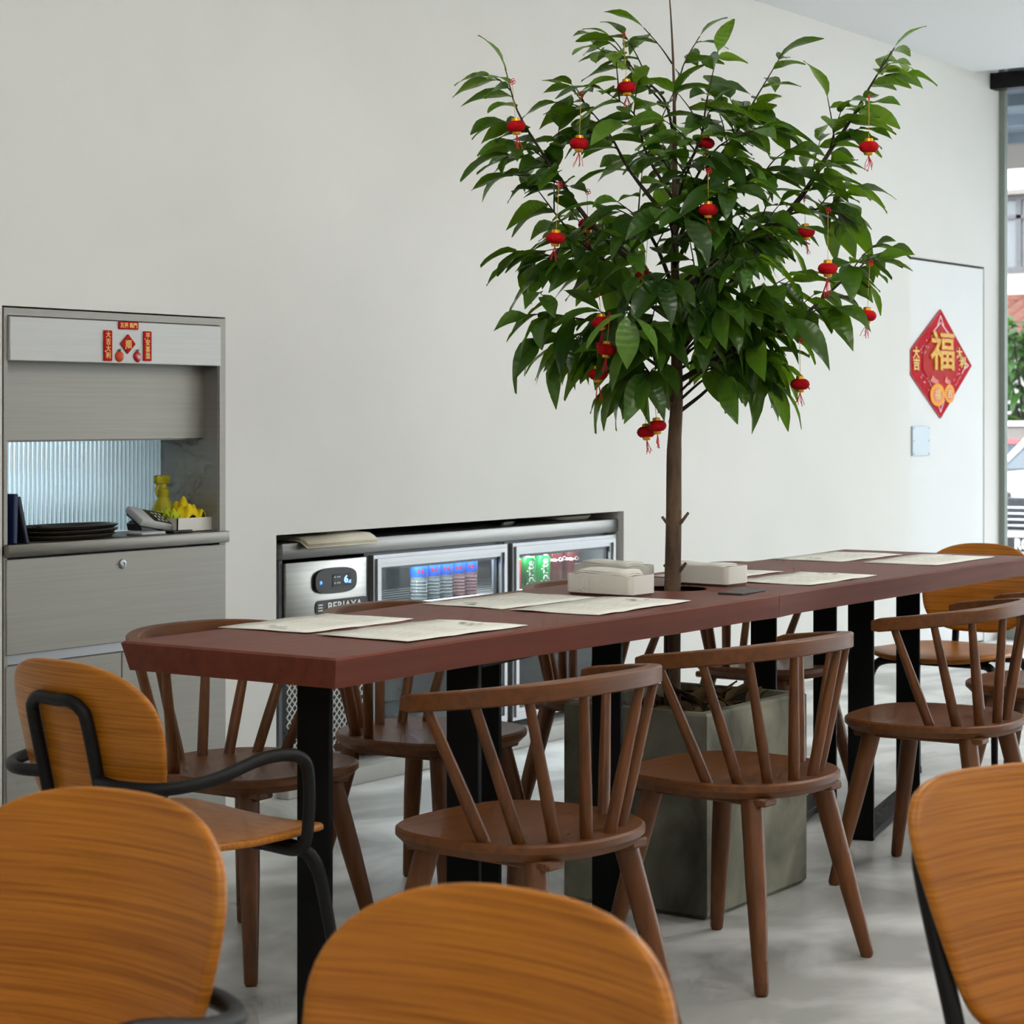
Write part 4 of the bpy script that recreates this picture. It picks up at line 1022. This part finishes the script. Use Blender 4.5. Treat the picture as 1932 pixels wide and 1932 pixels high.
# bottles
def make_bottle(pink):
    t = empty('water_bottle'); r = .0305
    prof = [(.024, 0), (r, .006)]
    for k in range(6): prof += [(r, .010+.0115*k), (r*.93, .0155+.0115*k)]
    prof += [(r, .080), (r, .084)]
    MB().lathe(prof, 20).build('bottle_body', 'bottle_pink' if pink else 'bottle', t)
    MB().lathe([(r, .084), (r*1.02, .086), (r*1.02, .145), (r*.9, .152)], 20).build('bottle_label', 'label_blue', t)
    MB().lathe([(r*.9, .152), (r*.6, .163), (.013, .168), (.012, .172)], 20).build('bottle_neck', 'bottle', t)
    MB().lathe([(.0145, .170), (.015, .172), (.0145, .184), (.012, .1855)], 16).build('bottle_cap', 'label_blue', t)
    m = MB()
    for s in (-1, 1): m.add([(s*.001, -r*1.03, .100), (s*.012, -r*.955, .100), (s*.006, -r*1.02, .116)], [(0, 1, 2)])
    m.build('bottle_emblem', 'can_red', t, angle=0)
    return t
ords = ['first', 'second', 'third']
ba = make_bottle(False); bb = make_bottle(True)
for i in range(5):
    src = ba if i < 3 else bb
    o = src if i in (0, 3) else copy_tree(src)
    o.location = (6.034+.0745*i, 4.565, .5395); o.rotation_euler = (0, 0, .0)
    o.rotation_euler = (0, 0, math.radians(-38))
    tag(o, ('clear blue-labelled water bottle, %s from the cooler shelf track' % ords[i]) if i < 3 else ('pink tinted blue-labelled bottle, %s of the cooler row' % ('next to the clear ones' if i == 3 else 'at the end')), 'bottle', 'bottles on the cooler shelf')
def bent_text(body, size, r, z, sx=1, vertical=False, a0=0):
    vs, fs = text_geo(body, size, .0, .0006); out = []
    for v in vs:
        x, y = (v.x*sx, v.y)
        if vertical: x, y = -y, x
        a = -PI/2+x/r+a0; out.append((r*math.cos(a), r*math.sin(a), z+y))
    return MB().add(out, fs)
def can(x, y, z, mat, txt, label, rz=-38, vertical=True):
    t = empty('soda_can', (x, y, z), math.radians(rz), label, 'can', 'soda cans on the cooler shelf'); r = .033
    MB().lathe([(.024, 0), (.027, .003), (r, .012), (r, .108), (.028, .118)], 22).build('can_body', mat, t)
    MB().lathe([(.028, .118), (.0285, .121), (.027, .122), (.026, .1195), (.004, .1195)], 22).build('can_lid', 'chrome', t)
    if txt: bent_text(txt, .042, r*1.01, .058, 1, vertical, .1).build('lettering', 'white', t, angle=0)
    return t
can(6.585, 4.55, .5395, 'can_red', '', 'red soda can at the door edge of the cooler, beside the green cans')
can(6.668, 4.54, .5395, 'can_green', 'Sprite', 'green soda can with big white lettering, nearer to the red can')
can(6.80, 4.565, .5395, 'can_green', 'Sprite', 'green soda can with white lettering, beside the cola bottles')
for x, y, lb in ((6.90, 4.575, 'red-capped dark cola bottle next to the green can'), (6.99, 4.56, 'dark cola bottle with white script at the end of the cooler shelf')):
    t = empty('cola_bottle', (x, y, .5395), math.radians(-36), lb, 'bottle', 'cola bottles in the cooler'); r = .034
    MB().lathe([(.027, 0), (r, .006), (r, .05), (r*.94, .06), (r, .08), (r*.97, .12), (.02, .15), (.013, .16)], 22).build('bottle_body', 'cola', t)
    MB().lathe([(.0145, .158), (.0145, .172), (.012, .174)], 14).build('bottle_cap', 'can_red', t)
    bent_text('Coca-Cola', .021, r*1.012, .098).build('lettering', 'pinkwhite', t, angle=0)
for i, (x, w, h) in enumerate(((5.80, .22, .13), (6.12, .26, .11), (6.62, .26, .15), (6.93, .2, .12))):
    t = empty('food_tub', (x, 4.66, .3045), 0, ['pale grey-green tub on the low cooler shelf nearest the control panel', 'wide grey-green tub beside it on the low cooler shelf', 'tall grey-green tub low behind the lock side door', 'small grey-green tub at the low end of the cooler'][i], 'tub', 'tubs on the low cooler shelf')
    MB().rspan(-w/2, w/2, -.12, .12, 0, h, .012, 2).build('tub_body', 'greybox', t)
    MB().rspan(-w/2-.006, w/2+.006, -.126, .126, h, h+.012, .004, 2).build('tub_lid', 'white', t)
# things on the cooler top
t = empty('menu_stack', (5.425, 4.50, .7855), math.radians(-3), 'stack of old paper menus sagging over the cooler edge', 'menus')
mr = random.Random(2)
for k in range(6):
    vs = []; fs = []; n = 10; ox, oy = mr.uniform(-.008, .008), mr.uniform(-.006, .006)
    for i in range(n+1):
        for j in range(2):
            y = -.105+.2*i/n; dz = -.9*max(0, -.055-y)**1.6*3.0
            vs.append(((-.165+.33*j)+ox+.02*(i/n-.5), y+oy, .001+.0028*k+dz+(.002 if j else 0)))
    for i in range(n): a = i*2; fs.append((a, a+2, a+3, a+1))
    o = MB().add(vs, fs).build('menu_sheet', 'card', t, angle=180); sl = o.modifiers.new('thickness', 'SOLIDIFY'); sl.thickness = .0016; sl.offset = 1
    if k == 5:
        ip = MB()
        for q in range(4): ip.box((.06+.006*q, .03-.012*q, .0172), (.02, .003, .0006), Matrix.Rotation(.5-q*.3, 3, 'Z'))
        ip.build('menu_print', 'ink', t, angle=0)
out = sup(36, .15, .10, 3); vs = []; fs = []; n = 36
for sc, zz in ((.8, 0), (.9, .001), (1, .014), (.985, .0155), (.87, .004), (.75, .003)): vs += [(x*sc, y*sc, zz) for x, y in out]
fs = [tuple(range(n))[::-1], tuple(range(5*n, 6*n))]
for j in range(5):
    for i in range(n): fs.append((j*n+i, j*n+(i+1) % n, (j+1)*n+(i+1) % n, (j+1)*n+i))
o = MB().add(vs, fs).build('shallow_tray', 'card', None, (6.96, 4.60, .7855), angle=50); tag(o, 'shallow brown tray lying on the end of the cooler top', 'tray')
o = MB().tube([(0, 0, .006), (.10, .03, .006), (.13, .036, .006)], [.006, .006, .003], 8).build('marker_pen', 'alu', None, (6.45, 4.50, .786)); tag(o, 'silver pen lying on the cooler top near its middle', 'pen')

# ------------------------------------------------------------------ big new year decoration on the door
DY = YW+.004
fu = empty('fortune_decoration', (10.165, DY, 1.44), 0, 'large red diamond new year decoration with gold character on the white door', 'decoration')
out = [(.0, .272), (.389, -.002), (0, -.271), (-.362, -.055), (-.362, .06)]
MB().prism_y(out, -.006, -.001).build('backing', 'redcard', fu, angle=0)
MB().prism_y([(0, .205), (.20, .05), (.20, -.03), (.02, -.19), (-.22, -.03), (-.22, .06)], -.009, -.006).build('red_panel', 'redcard2', fu, angle=0)
m = MB(); wall_text(m, '福', .205, (.012, -.0125, .05), .003, .0035, 1.5); m.build('gold_character', 'gilt', fu, angle=30)
for c, x, z, s in (('大', -.30, .045, .062), ('吉', -.297, -.01, .062), ('大', .228, .055, .058), ('利', .275, .010, .058)): wall_text(MB(), c, s, (x, -.0085, z), .001, .0018, 1.3).build('side_character', 'goldprint', fu, angle=0)
for cx, cz, a, b, ch in ((-.05, -.155, .088, .056, '福'), (.098, -.148, .062, .047, '吉')):
    fr_ = MB().prism_y([(x+cx, z+cz) for x, z in sup(28, a, b, 2.1)], -.0125, -.008).build('orange_fruit', 'orange', fu, angle=30)
    MB().prism_y([(x+cx, z+cz-.002) for x, z in sup(28, a*.62, b*.62, 2.1)], -.0132, -.0122).build('orange_face', 'orangered', fr_, angle=0)
    m = MB(); wall_text(m, ch, b*1.0, (cx, -.0136, cz-.002), .0005, .0008, 1.4); m.build('lettering', 'goldprint', fr_, angle=0)
    MB().prism_y([(cx-.01, cz+b-.004), (cx-.09*a/.088, cz+b+.012), (cx-.06*a/.088, cz+b+.042), (cx-.015, cz+b+.02), (cx+.008, cz+b+.022), (cx+.012, cz+b-.004)], -.012, -.008).build('fruit_leaf', 'orangered', fr_, angle=0)
m = MB()
def chev(cx, cz, dx, dz, s):   # chevrons and dots cut into a corner; (dx,dz) points to the tip
    px2, pz2 = -dz, dx
    for k, (d0, hw) in enumerate(((.02, .03), (.055, .075))):
        for sg in (-1, 1):
            a = Vector((cx-dx*d0*s*.69*(1.43 if dx else 1), 0, cz-dz*d0*s)); 
            b = a+Vector((-dx*.05*s+px2*sg*hw*s*.9*(1.4 if dz else 1), 0, -dz*.05*s+pz2*sg*hw*s*.55))
            n_ = (b-a).normalized(); w_2 = Vector((-n_.z, 0, n_.x))*.0035
            m.add([a-w_2+Vector((0, -.0065, 0)), b-w_2+Vector((0, -.0065, 0)), b+w_2+Vector((0, -.0065, 0)), a+w_2+Vector((0, -.0065, 0))], [(0, 1, 2, 3)])
    for q in range(-2, 3):
        c0 = Vector((cx-dx*.115*s*1.2+px2*q*.026*s, -.0066, cz-dz*.10*s+pz2*q*.022*s)); e = .0045
        m.add([c0+Vector((-e*1.3, 0, 0)), c0+Vector((0, 0, -e)), c0+Vector((e*1.3, 0, 0)), c0+Vector((0, 0, e))], [(0, 1, 2, 3)])
chev(0, .262, 0, 1, 1); chev(0, -.261, 0, -1, 1); chev(.372, -.002, 1, 0, 1)
rr_ = random.Random(9)
for k in range(60):     # small pierced marks along the four edges
    e = k % 4; q = rr_.uniform(.2, .78); ins = rr_.choice((.86, .78, .70))
    A = [(0, .272), (.389, 0), (0, -.271), (-.389, 0)]; a, b = A[e], A[(e+1) % 4]
    x, z = (a[0]+(b[0]-a[0])*q)*ins, (a[1]+(b[1]-a[1])*q)*ins
    if x < -.345: continue
    dx, dz = (b[0]-a[0])*.016, (b[1]-a[1])*.016; c0 = Vector((x, -.0066 if abs(x) > .2 or abs(z) > .1 else -.0096, z))
    m.add([c0+Vector((-dx, 0, -dz)), c0+Vector((dx*.2, 0, -dz*.2-.003)), c0+Vector((dx, 0, dz)), c0+Vector((dx*.2, 0, .003+dz*.2))], [(0, 1, 2, 3)])
m.build('pierced_pattern', 'pinkwhite', fu, angle=0)
m = MB(); w2 = .004
for i in range(4):
    a, b = Vector((out[i][0], 0, out[i][1])), Vector((out[i+1][0], 0, out[i+1][1])) if i < 4 else None
for a, b in zip(out, out[1:]+out[:1]): m.tube([(a[0], -.006, a[1]), (b[0], -.006, b[1])], .0022, 5)
m.build('edge_cord', 'berry', fu, angle=0)

# ------------------------------------------------------------------ street outside
GZ = -.5
struct(MB().span(11.05, 14.0, -14, 24, GZ, -.02).build('pavement', 'pave', angle=0))
struct(MB().span(11.05, 60, -30, 50, GZ-.2, GZ).build('road', 'asphalt', angle=0))
struct(MB().span(11.15, 13.6, -12, 22, 2.99, 3.25).build('canopy', 'soffit', angle=0))
cn = bpy.data.objects['canopy']
for k, x in enumerate((11.7, 12.5, 13.3)): MB().span(x, x+.06, -12, 22, 2.93, 2.99).build('canopy_beam', 'soffit', cn, angle=0)
MB().span(13.55, 13.62, -12, 22, 2.80, 2.99).build('canopy_edge', 'facade2', cn, angle=0)
def car(name, loc, rz, paint, label, suv, plate=None):
    t = empty(name, loc, rz, label, 'car')
    W_ = .86; hh = 1.17 if suv else .95; rf = 1.62 if suv else 1.40
    prof = [(0, .30), (-.02, .55), (.05, .80), (.10, hh-.22), (.32, hh-.06), (1.05, hh), (4.1, hh), (4.25, hh-.1), (4.3, .5), (4.25, .3)]
    nst = 9; vs = []; fs = []; n = len(prof)
    for k in range(nst):
        v = -1+2*k/(nst-1); y = W_*v; e = .22*abs(v)**3
        for i, (x, z) in enumerate(prof):
            vs.append((x+(e if x < 2 else -e), y, z-(.05*abs(v)**4 if z > .7 else 0)))
    for k in range(nst-1):
        for i in range(n): a = k*n+i; b = k*n+(i+1) % n; fs.append((a, b, b+n, a+n))
    fs += [tuple(range(n)), tuple((nst-1)*n+i for i in range(n))[::-1]]
    MB().add(vs, fs).build('car_body', paint, t, angle=35)
    # cabin glass + roof
    def cabin(x0, x1, x2, x3, z0, z1, w0, w1): 
        return [(x0, -w0, z0), (x0, w0, z0), (x3, w0, z0), (x3, -w0, z0), (x1, -w1, z1), (x1, w1, z1), (x2, w1, z1), (x2, -w1, z1)], [(0, 3, 2, 1), (4, 5, 6, 7), (0, 1, 5, 4), (1, 2, 6, 5), (2, 3, 7, 6), (3, 0, 4, 7)]
    MB().add(*cabin(1.0, 1.75, 3.5, 4.1, hh-.01, rf-.05, .78, .62)).build('car_windows', 'carglass', t, angle=0)
    MB().add(*cabin(1.68, 1.75, 3.5, 3.56, rf-.06, rf, .635, .60)).build('car_roof', paint, t, angle=0)
    for s in (-1, 1):
        for a, b in (((1.02, s*.775, hh), (1.74, s*.63, rf-.03)), ((2.6, s*.785, hh), (2.62, s*.63, rf-.03)), ((4.08, s*.775, hh), (3.5, s*.63, rf-.03))): MB().tube([a, b], .035, 6).build('pillar', paint, t)
        MB().rspan(.03, .30, s*.48-.18, s*.48+.18, hh-.34, hh-.2, .03, 2).build('headlight', 'cardark', t)
        MB().rspan(.005, .28, s*.50-.12, s*.50+.12, hh-.31, hh-.235, .02, 2).build('headlight_lens', 'chrome', t)
        for x in (.85, 3.4):
            w = MB().lathe([(.2, -.1), (.31, -.09), (.32, -.05), (.32, .05), (.31, .09), (.2, .1)], 20).build('wheel', 'tyre', t, (x, s*.78, .32)); w.rotation_euler = (PI/2, 0, 0)
            h = MB().lathe([(.02, -.105), (.19, -.1), (.2, .1), (.02, .105)], 14).build('hub_cap', 'chrome', w)
    MB().rspan(-.025, .1, -.36, .36, .62, hh-.25, .02, 2).build('grille', 'cardark', t)
    for k in range(4): MB().rspan(-.035, .0, -.34, .34, .655+k*.055, .675+k*.055, .004, 1).build('grille_bar', 'chrome', t)
    em = MB().lathe([(.07, 0), (.075, .006), (.06, .012), (.02, .014)], 16).build('emblem', 'chrome', t, (-.035, 0, .78)); em.rotation_euler = (0, -PI/2, 0)
    MB().rspan(-.05, .1, -.75, .75, .38, .60, .04, 3).build('bumper', paint, t)
    MB().rspan(-.055, .05, -.62, .62, .28, .37, .02, 2).build('lower_grille', 'cardark', t)
    if plate:
        pm = MB().rspan(-.075, -.045, -.27, .27, .43, .56, .008, 1).build('number_plate', 'cardark', t)
        vs, fs = text_geo(plate, .135, .002, .004)
        MB().add([(-.078-v.z, -v.x*.8, .492+v.y) for v in vs], fs).build('lettering', 'white', pm, angle=0)
    return t
car('parked_car', (19.1, 7.35, GZ), 0, 'carwhite', 'white parked car with its dark number plate facing the window', True, 'RC 7965')
car('parked_car', (24.7, 6.4, GZ), math.radians(90), 'carred', 'red parked car beyond the white one, seen from the side', False)
# brick planter wall: courses of single bricks
bw = empty('planter_wall', (26.6, 10.2, GZ), math.radians(90), 'low painted brick wall in front of the shrubs across the street', 'wall')
MB().span(-3.5, 3.5, .02, .22, 0, 1.52).build('wall_core', 'facade2', bw, angle=0)
bme = MB().rbox((0, 0, 0), (.27, .03, .095), .006, 1).mesh('brick', 'brick')
for r in range(10, 14):
    for k in range(-5, 6):
        o = put('brick', bme, bw, (k*.29+(.145 if r % 2 else 0), .012, .06+r*.11))
MB().span(-3.5, 3.5, -.03, .25, 1.535, 1.60).build('coping', 'facade', bw, angle=0)
# shrubs
def shrub(x, y, z, h, rad, label, n, mat, L, seed):
    r = random.Random(seed); t = empty('leafy_shrub', (x, y, z), 0, label, 'shrub', 'shrubs across the street')
    lm = leaf_mesh('leaf', L, L*.16, .7, .3, mat, 4); f = MB()
    for k in range(n):
        a = r.uniform(0, 2*PI); q = r.random()**.5*rad; zz = r.uniform(.05, 1)*h; q *= (1-.55*(zz/h)**2)
        p = Vector((q*math.cos(a), q*math.sin(a), zz)); d_ = Vector((math.cos(a)+r.uniform(-.5, .5), math.sin(a)+r.uniform(-.5, .5), r.uniform(-.5, .9))).normalized()
        mt = leaf_matrix(p, d_, r.uniform(.6, 1.2), r.uniform(-.6, .6)); f.add([mt @ v.co for v in lm.vertices], [tuple(p_.vertices) for p_ in lm.polygons])
    o = f.build('foliage', mat, t, angle=180); o['kind'] = 'stuff'
    for k in range(5):
        a = r.uniform(0, 6.28); MB().tube([(0, 0, 0), (.2*rad*math.cos(a), .2*rad*math.sin(a), h*.5), (.45*rad*math.cos(a), .45*rad*math.sin(a), h*.9)], [.03, .02, .01], 6).build('stem', 'twig', t)
shrub(27.85, 10.9, .75, 1.65, .85, 'tall bushy green shrub behind the brick wall', 700, 'hedge', .38, 1)
shrub(27.85, 8.7, .75, 1.6, .85, 'second bushy green shrub behind the brick wall, towards the red car', 600, 'hedge', .36, 2)
shrub(27.02, 9.85, .85, .5, .2, 'low yellow-green plant at the foot of the shrub', 60, 'hedge2', .22, 3)
# house across the street
hs = empty('white_house', (31.0, 10, GZ), 0, 'white house with grey windows and tiled porch roof across the street', 'building')
MB().span(.0, 6, -12, 12, 0, 9).build('house_wall', 'facade', hs, angle=0)
MB().span(-.06, 0, -12, 12, 5.55, 5.62).build('string_course', 'facade2', hs, angle=0)
MB().span(-.25, .0, -12, 12, 4.95, 5.02).build('window_hood', 'facade2', hs, angle=0)
for y in (-5, -2.6, -.2, 2.2, 4.6):
    w_ = MB()
    for a, b, c, e in ((y-1, y+1, 3.80, 3.88), (y-1, y+1, 4.88, 4.95), (y-1, y-.92, 3.88, 4.88), (y+.92, y+1, 3.88, 4.88), (y-.04, y+.04, 3.88, 4.88), (y-.92, y+.92, 4.60, 4.66)): w_.span(-.08, .02, a, b, c, e)
    wo = w_.build('window', 'winframe', hs, angle=0)
    MB().span(-.03, -.01, y-.92, y+.92, 3.88, 4.88).build('pane', 'winpane', wo, angle=0)
rf_ = empty('porch_roof', (-1.7, 0, 0)); rf_.parent = hs
slope = math.atan2(.5, 1.7)
MB().add([(0, -4, 2.80), (0, 4, 2.80), (1.7, 4, 3.34), (1.7, -4, 3.34), (0, -4, 2.76), (0, 4, 2.76), (1.7, 4, 3.28), (1.7, -4, 3.28)], [(0, 1, 2, 3), (7, 6, 5, 4), (0, 4, 5, 1), (1, 5, 6, 2), (2, 6, 7, 3), (3, 7, 4, 0)]).build('roof_deck', 'twig', rf_, angle=0)
tv = []; tf = []
for i in range(7):
    a = PI*i/6
    for xx, zz in ((0, 0), (.62, .20)): tv.append((xx, .11*math.cos(a), zz+.05*math.sin(a)))
for i in range(6): tf.append((i*2, i*2+2, i*2+3, i*2+1))
tme = MB().add(tv, tf).mesh('roof_tile', 'tile', 60)
for c in range(3):
    for k in range(-16, 17): put('roof_tile', tme, rf_, (c*.56-.04, k*.235, 2.80+c*.178+.012))
MB().tube([(1.72, -4, 3.40), (1.72, 4, 3.40)], .09, 8).build('ridge_cap', 'tile', rf_)
for y in (-3.8, 3.8): MB().span(.1, .25, y-.08, y+.08, 0, 2.8).build('porch_post', 'facade', rf_, angle=0)
